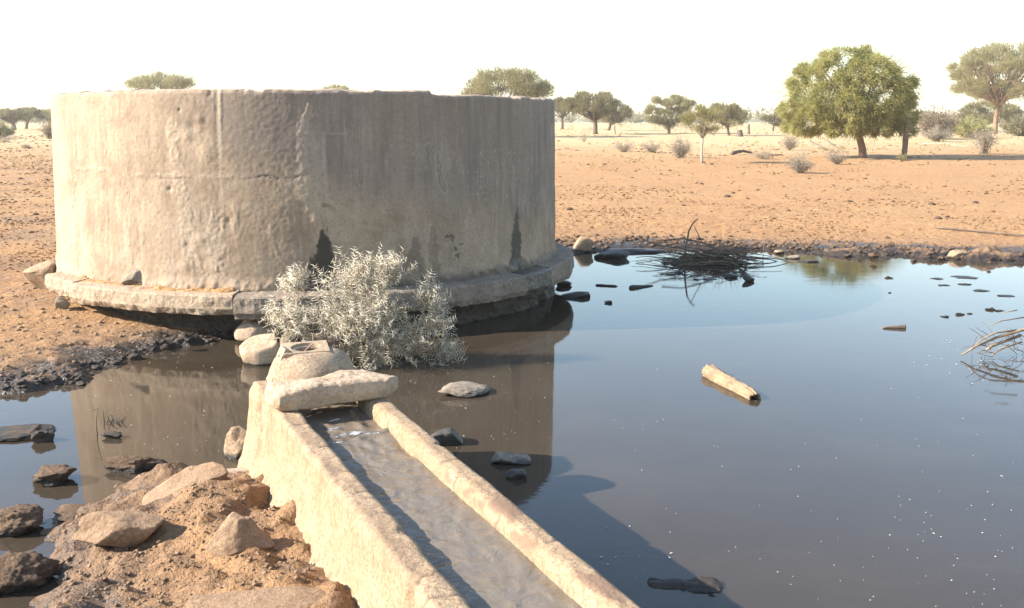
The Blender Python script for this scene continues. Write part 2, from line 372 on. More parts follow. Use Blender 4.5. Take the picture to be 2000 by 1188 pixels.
# water sheets
b = MB(); b.add([(-16, -1, 0), (15, -1, 0), (15, 17.4, 0), (-16, 17.4, 0)], [[0, 1, 2, 3]])
po = b.build('pond_water', M['pond']); tag(po, kind='structure', label='murky brown pond water')
b = MB(); k = 24; a = np.arange(k)*2*PI/k
b.add(np.concatenate([[[PUD.x, PUD.y, .045]], np.stack([PUD.x+.16*np.cos(a), PUD.y+.16*np.sin(a), np.full(k, .045)], 1)]), [[0, 1+i, 1+(i+1) % k] for i in range(k)])
tag(b.build('puddle', M['pond']), kind='structure', label='small puddle in the mud beside the trough')

# ------------------------------------------------------------------ the tank
def wall_at(px, py):
    "angle and height where a sight line meets the tank wall"
    a = (px-1000)/FPX; bb = (594-py)/FPX; d = np.array([a, CP+bb*SP, -SP+bb*CP]); o = np.array([-TC.x, -TC.y])
    A = d[0]**2+d[1]**2; B = 2*(o[0]*d[0]+o[1]*d[1]); C = o@o-TR*TR; disc = max(B*B-4*A*C, 0)
    t_ = (-B-math.sqrt(disc))/(2*A); x, y, z = d[0]*t_-TC.x, d[1]*t_-TC.y, d[2]*t_+ZC
    return math.atan2(y, x)*TR, z
tank = empty('water_tank', (TC.x, TC.y, .3)); tag(tank, 'large round weathered cement water tank standing at the edge of the pond', 'water tank')
th = np.concatenate([np.linspace(R(-172), R(4), 880), np.linspace(R(4), R(188), 120)[1:]])
zr = np.concatenate([np.linspace(.40, 2.37, 178)])
T, Z = np.meshgrid(th, zr); T = T.ravel(); Z = Z.ravel(); s_ = T*TR
def seg_d(pts):
    "distance on the wall (metres) to a polyline measured in the photograph"
    q = [wall_at(*p) for p in pts]; d = np.full(s_.shape, 9.); al = np.zeros(s_.shape)
    for i, ((a0, b0), (a1, b1)) in enumerate(zip(q, q[1:])):
        ex, ey = a1-a0, b1-b0; tt = np.clip(((s_-a0)*ex+(Z-b0)*ey)/(ex*ex+ey*ey+1e-9), 0, 1)
        dd = np.hypot(s_-a0-tt*ex, Z-b0-tt*ey); m = dd < d; d = np.where(m, dd, d); al = np.where(m, (i+tt)/(len(q)-1), al)
    return d, al
q3 = np.stack([s_, Z, T*0], 1); jit = fbm(q3*14, 3, 5); jit2 = fbm(q3*40, 2, 6)
disp = .008*fbm(q3*1.6, 3, 1) + .0045*fbm(q3*np.array([9, 7, 1]), 4, 2, .6)*sst(-.6, .5, fbm(q3*1.3, 2, 12)) + .002*fbm(q3*34, 2, 3)
grey = np.zeros_like(Z); damp_dark = np.zeros_like(Z); lime = np.zeros_like(Z)
# grey film over the upper wall, growing towards the right
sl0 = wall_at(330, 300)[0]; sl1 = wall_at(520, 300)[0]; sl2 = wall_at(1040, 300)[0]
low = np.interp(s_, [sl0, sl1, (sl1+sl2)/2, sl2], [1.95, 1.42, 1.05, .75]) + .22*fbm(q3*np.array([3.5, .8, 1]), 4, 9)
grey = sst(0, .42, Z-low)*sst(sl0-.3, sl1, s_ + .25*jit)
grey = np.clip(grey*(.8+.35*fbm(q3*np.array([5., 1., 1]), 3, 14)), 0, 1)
# seams, ridges, patches
d, al = seg_d([(427, 172), (429, 250), (433, 330), (436, 520)])
disp += .009*np.exp(-(np.maximum(0, d+.012*jit)/.016)**2)*sst(.75, .1, al)*(.7+.6*jit); lime = np.maximum(lime, np.exp(-(d/.02)**2)*(1-al)*.9)
disp -= .006*np.exp(-((d-.04)/.018)**2)*(1-al)*(s_ < wall_at(428, 200)[0])
for pts, wd, hgt in (([(330, 245), (345, 330), (362, 430), (385, 550)], .085, .005), ([(420, 430), (424, 545)], .12, .005), ([(196, 330), (140, 330), (135, 480)], .03, .008)):
    d, al = seg_d(pts); m = sst(wd, wd*.5, d+.05*jit); disp += hgt*m*(.7+.8*jit2+.5*jit); lime = np.maximum(lime, .45*m)
d, al = seg_d([(602, 200), (600, 260), (607, 330), (612, 400), (628, 450)]); wd = .02+.13*sst(0, .45, al)*sst(1.15, .6, al)
m = sst(1.15, .5, (d+.06*jit)/wd); disp += .006*m; lime = np.maximum(lime, .62*m*(.7+.6*jit2))
d, al = seg_d([(633, 262), (634, 330), (641, 400)]); disp += .008*np.exp(-(d/.02)**2); lime = np.maximum(lime, .7*np.exp(-(d/.018)**2))
d, al = seg_d([(634, 263), (680, 262)]); disp += .005*np.exp(-(d/.012)**2); lime = np.maximum(lime, .5*np.exp(-(d/.01)**2))
for px, py, r0, h0 in ((372, 248, .06, -.014), (385, 232, .04, .012), (362, 262, .05, .012), (400, 300, .09, .010), (395, 258, .05, -.008), (345, 215, .02, -.012), (407, 183, .03, -.012),
                       (392, 468, .06, .012), (365, 480, .05, -.008), (360, 520, .06, .012), (445, 432, .03, -.012), (328, 370, .025, -.018), (300, 340, .03, -.008), (137, 265, .03, -.01)):
    a0, b0 = wall_at(px, py); disp += h0*np.exp(-(((s_-a0)/r0)**2+((Z-b0)/r0)**2))
# lumpy band of patched render
bl = wall_at(300, 345)[1]; band = np.exp(-((Z-bl-.02*jit)/.018)**2)*sst(wall_at(180, 340)[0], wall_at(260, 340)[0], s_)*sst(wall_at(480, 340)[0], wall_at(430, 340)[0], s_)
disp += .006*band*(.5+jit); 
peel = sst(.12, .5, fbm(q3*np.array([9, 3.2, 1]), 4, 41))*sst(1.45, 1.2, Z)*sst(.5, .75, Z); disp += .004*peel; lime = np.maximum(lime, peel*.45)
for pts, wd in (([(200, 175), (203, 250), (198, 330)], .006), ([(455, 352), (520, 345), (565, 352), (600, 338)], .006), ([(630, 398), (720, 445), (800, 462), (890, 481), (950, 462)], .006), ([(243, 345), (250, 440)], .004),
                ([(855, 300), (862, 350), (870, 372)], .006), ([(640, 402), (600, 410), (560, 402)], .005), ([(846, 452), (850, 520)], .005), ([(870, 462), (884, 470), (892, 500)], .012), ([(137, 255), (140, 300), (136, 330)], .006), ([(300, 345), (365, 348), (440, 342)], .005)):
    d, al = seg_d(pts); d = np.abs(d+.030*fbm(q3*8, 3, 89))+.0*jit; f_ = np.exp(-(d/(wd*.8))**2)*sst(-.35, .2, fbm(q3*7, 3, 88)); disp -= .005*f_; damp_dark = np.maximum(damp_dark, .6*f_); lime = np.maximum(lime, .4*np.exp(-((d-.018)/.014)**2))
# damp leaks and one fainter dark patch near the bush, widening downwards
for pts, w0, w1, st in (([(631, 438), (629, 560)], .01, .16, 1.), ([(1011, 405), (1009, 520)], .01, .13, .95), ([(872, 460), (884, 462), (887, 480), (890, 498)], .016, .012, .7), ([(812, 470), (805, 560)], .03, .16, .42), ([(845, 445), (852, 560)], .03, .06, .35)):
    d, al = seg_d(pts); wd = w0+(w1-w0)*al**.8; damp_dark = np.maximum(damp_dark, st*sst(1.2, .75, (d+.05*jit*(.5+al)+.02*jit2)/wd))
damp_dark = np.maximum(damp_dark, .75*sst(.10, .0, Z-.5+.05*jit)*sst(wall_at(560, 540)[0], wall_at(700, 540)[0], s_))
# pale runs on the shaded side
run = sst(.28, .55, fbm(q3*np.array([11, 1.4, 1]), 3, 55))*sst(.2, .5, fbm(q3*np.array([2, 2.2, 1]), 2, 57)+.28)*sst(sl1-.2, sl1+.6, s_); lime = np.maximum(lime, .55*run)
spots = sst(.45, .55, fbm(q3*np.array([50, 40, 1]), 2, 77))*sst(.1, .4, fbm(q3*3, 2, 78))*sst(sl1, sl2, s_+1.0); lime = np.maximum(lime, .8*spots*(Z < 1.9))
# crumbled rim
notch = sst(wall_at(846, 180)[0]-.02, wall_at(850, 180)[0], s_)
rimdrop = .034*notch + .010*fbm(np.stack([s_*6, s_*0, s_*0], 1), 4, 66) + .015*sst(.35, .5, fbm(np.stack([s_*3, s_*0, s_*0], 1), 3, 68))
top = Z > 2.0; Zd = Z - rimdrop*sst(2.15, 2.37, Z)
fl = sst(.4, -.9, np.cos(T))
rad = TR + disp - (Z-.5)/1.87*(.02+.055*fl) + .03*sst(.62, .45, Z)*(1+jit)
rad -= .012*sst(2.345, 2.37, Z)*(1+jit)
n_, m_ = len(zr), len(th)
outer = np.stack([TC.x+rad*np.cos(T), TC.y+rad*np.sin(T), Zd], 1)
b = MB(); b.add(outer, grid_faces(n_, m_))
zt_ = outer.reshape(n_, m_, 3)[-1]; rr = np.hypot(zt_[:, 0]-TC.x, zt_[:, 1]-TC.y)
rings = [zt_]
for k, (dr, dz) in enumerate(((.02, .012), (.07, .016), (.13, .010), (.16, -.02), (.16, -.9))):
    jj = .008*fbm(np.stack([th*TR*12, th*0+k*3.1, th*0], 1), 3, 70)
    rings.append(np.stack([TC.x+(rr-dr)*np.cos(th), TC.y+(rr-dr)*np.sin(th), zt_[:, 2]+dz+jj], 1))
ring = np.concatenate(rings); b.add(ring, grid_faces(len(rings), m_))
wall = b.build('tank_wall', M['plaster'], tank)
mk = np.zeros((len(wall.data.vertices), 3), np.float32); mk[:len(Z)] = np.clip(np.stack([grey, damp_dark, lime], 1), 0, 1); mk[len(Z):, 2] = .3
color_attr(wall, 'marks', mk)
k = 48; a = np.arange(k)*2*PI/k; b = MB()
b.add(np.concatenate([[[TC.x, TC.y, 1.9]], np.stack([TC.x+2.86*np.cos(a), TC.y+2.86*np.sin(a), np.full(k, 1.9)], 1)]), [[0, 1+i, 1+(i+1) % k] for i in range(k)])
b.build('stored_water', M['pond'], tank)
def ring_piece(name, m, t0, t1, prof, nr=.012, seed=0, parent=tank, step=.02):
    "swept piece of the round ledge; prof = closed list of (radius, height)"
    nt = max(4, int((t1-t0)*TR/step)); tt = np.linspace(t0, t1, nt); P = []
    for (r0, z0), (r1, z1) in zip(prof, prof[1:]+prof[:1]):
        k = max(1, int(math.hypot(r1-r0, z1-z0)/.02)); 
        for q in range(k): P.append((r0+(r1-r0)*q/k, z0+(z1-z0)*q/k))
    P = np.array(P); rc, zc = P.mean(0); m2 = len(P)
    TT, I = np.meshgrid(tt, np.arange(m2), indexing='ij'); TT = TT.ravel(); I = I.ravel()
    rr, zz = P[I, 0], P[I, 1]; arc = TT*TR; zb_ = P[:, 1].min()
    q = np.stack([arc, rr, zz], 1)
    dn = nr*fbm(q*6, 4, seed) + .6*nr*fbm(q*22, 3, seed+3) + 1.6*nr*fbm(q*11, 4, seed+8, .65)*sst(zb_+.11, zb_+.0, zz); big = nr*1.5*fbm(q*1.7, 2, seed+5)
    ll = np.hypot(rr-rc, zz-zc)+1e-6; rr = rr+(rr-rc)/ll*dn*1.3+big; zz = zz+(zz-zc)/ll*dn
    v = np.stack([TC.x+rr*np.cos(TT), TC.y+rr*np.sin(TT), zz], 1)
    b = MB(); b.add(v, grid_faces(nt, m2, True))
    for e, fl_ in ((0, 0), (nt-1, 1)):
        c = v[e*m2:(e+1)*m2].mean(0); f = [[m2, i, (i+1) % m2] if fl_ else [m2, (i+1) % m2, i] for i in range(m2)]
        b.add(np.concatenate([v[e*m2:(e+1)*m2], [c]]), f)
    return b.build(name, m, parent, smooth=False)
def ang(px, py, z=.45, rad=3.24):
    p = at(px, py, z); return math.atan2(p.y-TC.y, p.x-TC.x)
def prof(ro, zt, zb, soil=.0): return [(2.93, zt+.03+soil), (ro-.018, zt+.004), (ro, zt-.012), (ro+.018, zb+.07), (ro-.005, zb+.012), (ro-.05, zb), (2.7, zb+.03)]
J = [R(-142), R(-128.5), R(-93), R(-36), R(-26), R(42)]
ring_piece('ledge_slab', M['ledge'], J[0], J[1]-.003, prof(3.20, .475, .30), .018, 1)
ring_piece('ledge_slab', M['ledge'], J[1], J[2]-.003, prof(3.235, .465, .27), .013, 2)
ring_piece('ledge_slab', M['ledge_grey'], J[2], J[3]-.003, prof(3.235, .45, .23), .012, 3)
tag(ring_piece('ledge_slab', M['ledge_wet'], J[3], J[4]-.003, prof(3.23, .455, .22), .012, 4), 'dark wet piece of the ledge')
ring_piece('ledge_slab', M['ledge_grey'], J[4], J[5], prof(3.22, .465, .23), .012, 5)
ring_piece('foundation', M['mud_black'], R(-180), R(180), [(2.93, .40), (2.96, .1), (3.0, -.3), (2.6, -.3), (2.6, .4)], .05, 6, step=.05)
ring_piece('ledge_soil', M['ground'], R(-137), R(-94), [(2.9, .53), (3.06, .49), (3.15, .462), (3.0, .44), (2.9, .44)], .025, 9)

# ------------------------------------------------------------------ the trough
trough = empty('drinking_trough', UV(3, 1.3, 0)); tag(trough, 'long narrow cement drinking trough running from the foreground to the dome cover', 'trough')
def sweep(name, m, u0, u1, pf, cracks=(), stain=0., seed=0, amp=.008, flare=None, step=.009, chips=()):
    P = []
    for (v0, z0), (v1, z1) in zip(pf, pf[1:]):
        k = max(1, int(math.hypot(v1-v0, z1-z0)/.012))
        for q in range(k): P.append((v0+(v1-v0)*q/k, z0+(z1-z0)*q/k))
    P.append(pf[-1]); P = np.array(P); dP = np.gradient(P, axis=0); N = np.stack([-dP[:, 1], dP[:, 0]], 1); N /= np.linalg.norm(N, axis=1)[:, None]+1e-9
    for _ in range(3): N[1:-1] = (N[:-2]+N[1:-1]+N[2:])/3
    us = np.arange(u0, u1+step/2, step); m2 = len(P)
    UU, I = np.meshgrid(us, np.arange(m2), indexing='ij'); UU = UU.ravel(); I = I.ravel(); vv = P[I, 0]; zz = P[I, 1]
    q = np.stack([UU, vv, zz], 1)
    dn = amp*(fbm(q*4, 4, seed)*1.2+.6*fbm(q*18, 3, seed+1)) + .006*fbm(np.stack([UU*1.1, vv*0, zz*0], 1), 2, seed+4)
    low = sst(.34, .12, zz); dn += low*.035*fbm(q*7, 4, seed+2, .6)
    mk = np.zeros((len(UU), 3)); topm = sst(.50, .56, zz)
    for cu, cl in cracks:
        d = np.abs(UU-cu-.22*(vv-1.3)*cl-.030*fbm(np.stack([vv*16, zz*16, UU*0+cu*9], 1), 3, seed+6))
        f_ = np.exp(-(d/.007)**2)*sst(.40, .5, zz); br = sst(-.25, .15, fbm(np.stack([vv*9, zz*9, UU*5], 1), 2, seed+16)); dn -= .005*f_*br; mk[:, 1] = np.maximum(mk[:, 1], .85*br*np.exp(-(d/.006)**2)*sst(.44, .54, zz))
    for cu, cv, cr, cd in chips:
        d = np.hypot((UU-cu)/cr, (vv-cv)/(cr*.6))+.5*fbm(q*20, 2, 8); dn -= cd*sst(1, .6, d)*sst(.4, .5, zz); mk[:, 0] = np.maximum(mk[:, 0], .4*sst(1, .6, d)*topm)
    if stain:
        sm = sst(.10, .20, fbm(np.stack([UU*4.2, vv*11, zz*3], 1), 4, seed+9))*topm*stain*sst(-.1, .3, fbm(np.stack([UU*1.6, vv*0, zz*0], 1), 2, seed+10)+.1); mk[:, 0] = np.maximum(mk[:, 0], sm)
        dr = sst(.3, .5, fbm(np.stack([UU*14, vv*2, zz*.7], 1), 3, seed+12))*sst(.42, .56, zz)*(1-topm*.6); mk[:, 0] = np.maximum(mk[:, 0], .45*dr*stain)
    vv = vv+N[I, 0]*dn; zz = zz+N[I, 1]*dn
    if flare is not None: UU, vv = flare(UU, vv, zz)
    xyz = np.stack([U[0]*UU+V[0]*vv, U[1]*UU+V[1]*vv, zz], 1)
    b = MB(); b.add(xyz, grid_faces(len(us), m2))
    o = b.build(name, m, trough); color_attr(o, 'marks', mk.astype(np.float32)); return o
rk = random.Random(5)
crL = [(u+rk.uniform(-.05, .05), rk.uniform(-1, 1)) for u in np.arange(1.1, 5.0, .21)]
crR = [(2.95, .8), (3.72, 1), (3.98, -.5), (4.4, .6), (4.72, -.8), (3.3, .3), (2.2, .5), (5.0, .2)]
sweep('trough_wall', M['trough'], .8, 5.72, [(.84, -.12), (.86, .03), (.885, .11), (.93, .18), (.962, .25), (.972, .40), (.976, .55), (.984, .572), (1.0, .580), (1.085, .578), (1.102, .570), (1.110, .55), (1.118, .18)], crL, .45, 31, .009,
      chips=((4.35, 1.0, .05, .008), (3.3, 1.1, .06, .01), (2.9, .99, .05, .012), (3.9, 1.0, .04, .01)))
sweep('trough_wall', M['trough'], .8, 5.40, [(1.462, .18), (1.468, .50), (1.475, .545), (1.49, .572), (1.515, .582), (1.575, .580), (1.595, .566), (1.606, .53), (1.62, .3), (1.64, -.15)], crR, 1., 47, .006,
      chips=((4.18, 1.61, .07, .02), (4.0, 1.615, .05, .025), (4.33, 1.6, .04, .015), (3.0, 1.49, .04, .01)))
sweep('trough_floor', M['trough'], .8, 5.6, [(1.0, .21), (1.3, .20), (1.6, .21)], (), 0, 60, .004, step=.05)
# rounded cement head that carries the dome cover
k, lv = 72, 40; a = np.arange(k)*2*PI/k; L_ = []
for i in range(lv):
    f = i/(lv-1); z = -.12+f*.69
    if z < .50: e = sst(.5, .0, np.array(z)); hu, hv = .24+.13*e, .335+.06*e
    else: g_ = (z-.5)/.07; hu, hv = .24-.03*g_**2, .335-.03*g_**2
    if i == lv-1: hu, hv = .12, .2
    c_, s1 = np.cos(a), np.sin(a); L_.append(np.stack([5.60+hu*np.sign(c_)*abs(c_)**.6, 1.285+hv*np.sign(s1)*abs(s1)**.6, np.full(k, z)], 1))
L_ = np.concatenate(L_); dn = .016*fbm(L_*5, 4, 3)+.02*fbm(L_*9, 3, 4)*sst(.3, .05, L_[:, 2]); L_[:, 0] += dn; L_[:, 1] += dn
b = MB(); b.add(np.stack([U[0]*L_[:, 0]+V[0]*L_[:, 1], U[1]*L_[:, 0]+V[1]*L_[:, 1], L_[:, 2]], 1), grid_faces(lv, k, True))
tp = b.v[0][-k:]; b.add(np.concatenate([tp, [tp.mean(0)]]), [[k, i, (i+1) % k] for i in range(k)])
hd = b.build('trough_head', M['trough'], trough)
# flowing water, with a wavy surface and foam where it enters
us = np.arange(.8, 5.38, .012); vs_ = np.linspace(1.09, 1.50, 36); UU, VV = np.meshgrid(us, vs_, indexing='ij'); UU = UU.ravel(); VV = VV.ravel()
tb = sst(3.4, 5.1, UU); q = np.stack([UU*5, VV*11, UU*0], 1)
zw = .512 + (.004+.016*tb)*fbm(q, 4, 13) + .004*fbm(q*3, 2, 14) + .012*np.exp(-((UU-4.62-.25*(VV-1.3)-.03*fbm(q, 2, 3))/.03)**2)
b = MB(); b.add(np.stack([U[0]*UU+V[0]*VV, U[1]*UU+V[1]*VV, zw], 1), grid_faces(len(us), len(vs_)))
tag(b.build('trough_water', M['flow']), kind='structure', label='brown water flowing along the trough')

# ------------------------------------------------------------------ stones
def ico(sub):
    bm = bmesh.new(); bmesh.ops.create_icosphere(bm, subdivisions=sub, radius=1.)
    v = np.array([x.co[:] for x in bm.verts]); f = np.array([[q.index for q in x.verts] for x in bm.faces]); bm.free(); return v, f
import bmesh
ICO = {k: ico(k) for k in (1, 2, 4, 5)}
def rock_shape(seed, facets=13, soft=.035, rough=.05, sub=4, sq=1.):
    v, f = ICO[sub]; v = v.copy(); rg = np.random.default_rng(seed)
    if sq != 1: v = np.sign(v)*np.abs(v)**sq
    v = v*(1+.22*fbm(v*1.1+seed*3.1, 2, seed % 53))[:, None]
    for k in range(facets):
        nrm = rg.normal(size=3); nrm /= np.linalg.norm(nrm); dd = rg.uniform(.48, .9); e = v@nrm-dd
        ex = np.where(e > 0, e-soft*(1-np.exp(-e/soft)), 0); v -= ex[:, None]*nrm
    nn = v/np.linalg.norm(v, axis=1)[:, None]
    v = v + nn*(rough*1.6*fbm(v*1.6+seed, 3, seed % 97) + rough*1.0*fbm(v*5+seed, 5, seed % 89, .6) - rough*.5*np.abs(fbm(v*9+seed, 3, seed % 71)))[:, None]
    v -= (v.max(0)+v.min(0))/2; return v/((v.max(0)-v.min(0))/2), f
def rock(name, label, cat, m, x0, y0, x1, y1, z0=0., seed=1, dr=.8, sink=.22, tilt=(0, 0, 0), group=None, hmin=.03, parent=None, cone=0., wedge=0., refl=1., **kw):
    y1 = y0+(y1-y0)*refl
    pb = at((x0+x1)/2, y1, z0); d = depth(pb); w_ = (x1-x0)*d/FPX; dp = w_*dr
    al = math.atan2(ZC-z0, pb.y); h = max(hmin, ((y1-y0)*d/FPX-dp*math.sin(al)*.85)/math.cos(al))
    v, f = rock_shape(seed, **kw)
    if cone: v[:, :2] *= (1-cone*(v[:, 2:]+1)/2)
    if wedge: v[:, 2] = -1+(v[:, 2]+1)*(1-wedge+wedge*np.clip((v[:, 0]+1)/1.7, 0, 1))
    v = v*np.array([w_/2, dp/2, h/2/(1-sink)])
    if any(tilt):
        v = v@np.array(Matrix.Rotation(tilt[1], 3, 'Y') @ Matrix.Rotation(tilt[0], 3, 'X')).T
        v *= np.array([w_/(np.ptp(v[:, 0])), 1, (h/(1-sink))/np.ptp(v[:, 2])])
    hz = np.ptp(v[:, 2]); v[:, 2] -= v[:, 2].min()+sink*hz
    c = Vector((pb.x, pb.y+dp*.42, z0)); b = MB(); b.add(v, f); o = b.build(name, m, parent); o.location = c
    return tag(o, label, cat, group)
ONES = 'first second third fourth fifth sixth seventh eighth ninth tenth eleventh twelfth thirteenth fourteenth fifteenth sixteenth seventeenth eighteenth nineteenth'.split()
TENS = {2: ('twentieth', 'twenty'), 3: ('thirtieth', 'thirty')}
def nth(i):
    if i < 20: return ONES[i-1]
    return TENS[i//10][0] if i % 10 == 0 else TENS[i//10][1]+'-'+ONES[i % 10-1]
rock('boulder', 'rounded tan boulder, the upper and farther of the pair left of the thorn bush', 'rock', M['rock_pale'], 452, 618, 540, 668, .02, 3, .6, facets=6, rough=.04)
rock('boulder', 'rounded tan boulder standing in the water just left of the dome cover', 'rock', M['rock_pale'], 461, 650, 549, 715, 0, 14, .55, tilt=(0, -.5, 0), facets=6, rough=.04)
rock('stone', 'small upright grey-tan stone right behind the dome cover', 'rock', M['rock_grey'], 544, 643, 585, 700, .0, 8, .8, facets=8)
rock('stone', 'dark angular stone lying on the ledge of the tank', 'rock', M['rock_grey'], 233, 522, 302, 562, .47, 21, .55, facets=10, sink=.08)
rock('stone_block', 'pale squared block leaning at the left end of the tank ledge', 'rock', M['rock_tan'], 46, 503, 112, 571, .22, 5, .9, tilt=(.2, -.35, 0), facets=2, sq=.38, rough=.025, sink=.1)
rock('stone', 'small dark stone wedged under the left end of the tank ledge', 'rock', M['rock_grey'], 102, 576, 135, 604, .2, 31, .8)
rock('stone', 'knobbly flat grey stone in the water right of the slab', 'rock', M['rock_grey'], 853, 738, 957, 777, 0, 43, .75, facets=9, rough=.09)
rock('stone', 'dark grey stone in the water touching the right wall of the trough', 'rock', M['rock_dark'], 836, 828, 904, 872, 0, 17, .8)
rock('stone', 'flat half dry stone in the water with a brown rim', 'rock', M['rock_grey'], 957, 879, 1038, 909, 0, 52, .7)
rock('stone', 'small drowned grey stone just below the flat half dry stone', 'rock', M['rock_dark'], 986, 914, 1029, 937, 0, 55, .7)
rock('stone', 'rough brown stone in the water against the left side of the trough', 'rock', M['rock_tan'], 432, 825, 493, 897, 0, 61, .8, rough=.09)
rock('stone', 'tiny stone at the left of the trough head', 'rock', M['rock_grey'], 486, 766, 500, 783, .12, 62, .8)
rock('boulder', 'large wedge shaped tan boulder at the water end of the mud bank', 'rock', M['mud_bank'], 222, 888, 434, 985, .10, 76, .55, tilt=(0, -.08, 0), wedge=.85, rough=.05, sink=.38, sub=5)
rock('mud_lump', 'crusted brown mud lump on the left rim of the mud bank', 'mud lump', M['mud_clod'], 80, 968, 240, 1035, 0, 81, .8, rough=.16, sub=5)
rock('boulder', 'low tan rock with a flat corner at the left of the mud bank', 'rock', M['mud_bank'], 118, 983, 310, 1062, .14, 85, .5, rough=.06, sink=.38, sub=5)
rock('boulder', 'smooth pale cone shaped boulder in the middle of the mud bank', 'rock', M['mud_bank'], 368, 985, 550, 1082, .20, 93, .6, cone=.62, rough=.04, sink=.38, sub=5)
rock('boulder', 'broad pale rock cut off by the bottom edge beside the trough', 'rock', M['mud_bank'], 345, 1128, 650, 1215, .22, 96, .5, rough=.05, sink=.38, sub=5)
rock('mud_lump', 'dark brown rounded mud lump at the left edge, the upper one', 'mud lump', M['mud_clod'], -45, 978, 68, 1050, 0, 101, .85, rough=.16, facets=5, sub=5)
rock('mud_lump', 'dark brown rounded mud lump at the left edge, the lower one', 'mud lump', M['mud_clod'], -80, 1063, 78, 1165, 0, 103, .8, rough=.16, facets=5, sub=5)
rock('mud_lump', 'pointed dark mud lump floating low in the left pond', 'mud lump', M['mud_clod'], 47, 900, 135, 951, 0, 107, .8, rough=.16, sub=5)
rock('mud_slab', 'long crusted mud slab lying in the reflection of the tank', 'mud lump', M['mud_clod'], 196, 880, 318, 925, 0, 111, .5, rough=.16, sub=5)
rock('mud_lump', 'small black clod beside the black twigs in the left pond', 'mud lump', M['mud_black'], 194, 838, 237, 859, 0, 113, .7, rough=.16, sub=5)
rock('mud_slab', 'flat brown mud bar reaching in from the left edge', 'mud lump', M['mud_clod'], -60, 824, 92, 862, 0, 117, .7, rough=.16, sub=5)
rock('mud_lump', 'dark wet clod at the tip of the flat mud bar', 'mud lump', M['mud_black'], 54, 834, 102, 866, 0, 119, .8, rough=.16, sub=5)
rock('stone_block', 'yellowish square block on the far shore beside the tank', 'rock', M['rock_tan'], 1117, 461, 1160, 491, .02, 121, .7, facets=5, sq=.6)
rock('stone_block', 'black mossy block in the water left of the brush pile', 'rock', M['rock_dark'], 1162, 486, 1233, 521, 0, 123, .7, sq=.7, refl=.6)
rock('stone', 'dark flat rock in the water at the foot of the tank ledge', 'rock', M['rock_dark'], 1090, 567, 1155, 594, 0, 127, .6, refl=.6)
rock('stone', 'dark rock tight under the right end of the tank ledge', 'rock', M['rock_dark'], 1085, 545, 1118, 570, 0, 128, .8, refl=.6)
rock('pebble', 'small round dark pebble alone in the water right of the tank', 'rock', M['rock_dark'], 1180, 586, 1197, 598, 0, 131, .8, refl=.6)
rock('stone', 'small dark pointed stone in the water below the brush pile', 'rock', M['rock_dark'], 1418, 533, 1443, 550, 0, 133, .8, refl=.6)
rock('stone', 'upright rounded dark stone in the water at the right of the brush pile', 'rock', M['rock_dark'], 1450, 536, 1475, 561, 0, 137, .8, tilt=(0, .5, 0), refl=.6)
LB = (1, 3, 4, 6, 5, 2)
for i, (a, b_, c, d_) in enumerate(((1300, 533, 1323, 541), (1316, 527, 1336, 540), (1332, 534, 1345, 541), (1375, 542, 1402, 551), (1355, 545, 1368, 549), (1310, 520, 1330, 528))):
    rock('mud_lump', 'small flat black lump in the water below the brush pile, %s from the tank side' % nth(LB[i]), 'mud lump', M['mud_black'], a, b_, c, d_, 0, 140+i, .9, group='black lumps below the brush pile', hmin=.015, refl=.55)
rock('stone', 'brown rounded stone on the far shore right of the brush pile', 'rock', M['rock_tan'], 1514, 487, 1534, 503, 0, 151, .8, refl=.6)
rock('stone', 'brown wet boulder in the shallows left of the long black lump', 'rock', M['rock_grey'], 1535, 496, 1567, 513, 0, 153, .8, refl=.6)
rock('mud_lump', 'long black lump in the shallows of the far shore', 'mud lump', M['mud_black'], 1560, 506, 1604, 517, 0, 155, .5, refl=.6)
rock('stone', 'orange tan boulder on the far shore near the right edge', 'rock', M['rock_tan'], 1858, 486, 1897, 507, 0, 157, .8)
rock('stone', 'round muddy stone standing in the far shallows', 'rock', M['mud_clod'], 1698, 493, 1718, 512, 0, 158, .8, refl=.6)
_x = [1737, 1877, 1847, 1937, 1956, 1888, 1920, 1835, 1970, 1893, 1846, 1738, 1896]; LC = [sorted(_x).index(q)+1 for q in _x]
for i, (a, b_, c, d_) in enumerate(((1729, 539, 1746, 548), (1868, 609, 1887, 621), (1839, 615, 1856, 624), (1927, 599, 1947, 612), (1945, 604, 1967, 612), (1874, 552, 1902, 561), (1905, 566, 1936, 572), (1820, 542, 1850, 549), (1953, 577, 1988, 583), (1866, 541, 1920, 548), (1835, 556, 1858, 561), (1735, 571, 1742, 574), (1890, 612, 1902, 616))):
    rock('mud_lump', 'small dark mud lump out in the right part of the pond, %s from the left' % nth(LC[i]), 'mud lump', M['mud_clod'], a, b_, c, d_, 0, 160+i, .8, group='mud lumps in the right part of the pond', hmin=.012, rough=.3, sink=.45, refl=.6)
rg = random.Random(3); small = MB(); big = []
SHORE = lambda px: np.interp(px, [1090, 1250, 1480, 1700, 1850, 2000], [478, 474, 483, 491, 497, 512])
for i in range(24): px = 1092+i*38+rg.uniform(-12, 12); big.append((px, SHORE(px)+rg.gauss(0, 6)+(rg.random()**2*22 if px > 1650 else 0), rg.uniform(9, 16)))
for i, (px, py, s) in enumerate(sorted(big)):
    rock('mud_clod', 'brown mud clod on the far shore, %s counting from the tank' % nth(i+1), 'mud clod', M['mud_clod'], px-s/2, py-s*.62, px+s/2, py, max(.0, on_ground(px, py).z), 200+i % 14, .9, group='mud clods along the far shore', rough=.22, sub=4, hmin=.03)
big = []
for i in range(16): f = (i+rg.random())/16; px = 10+f*430; big.append((px, np.interp(px, [0, 150, 250, 330, 440], [752, 738, 700, 672, 655])+rg.gauss(0, 6)+4, rg.uniform(15, 27)))
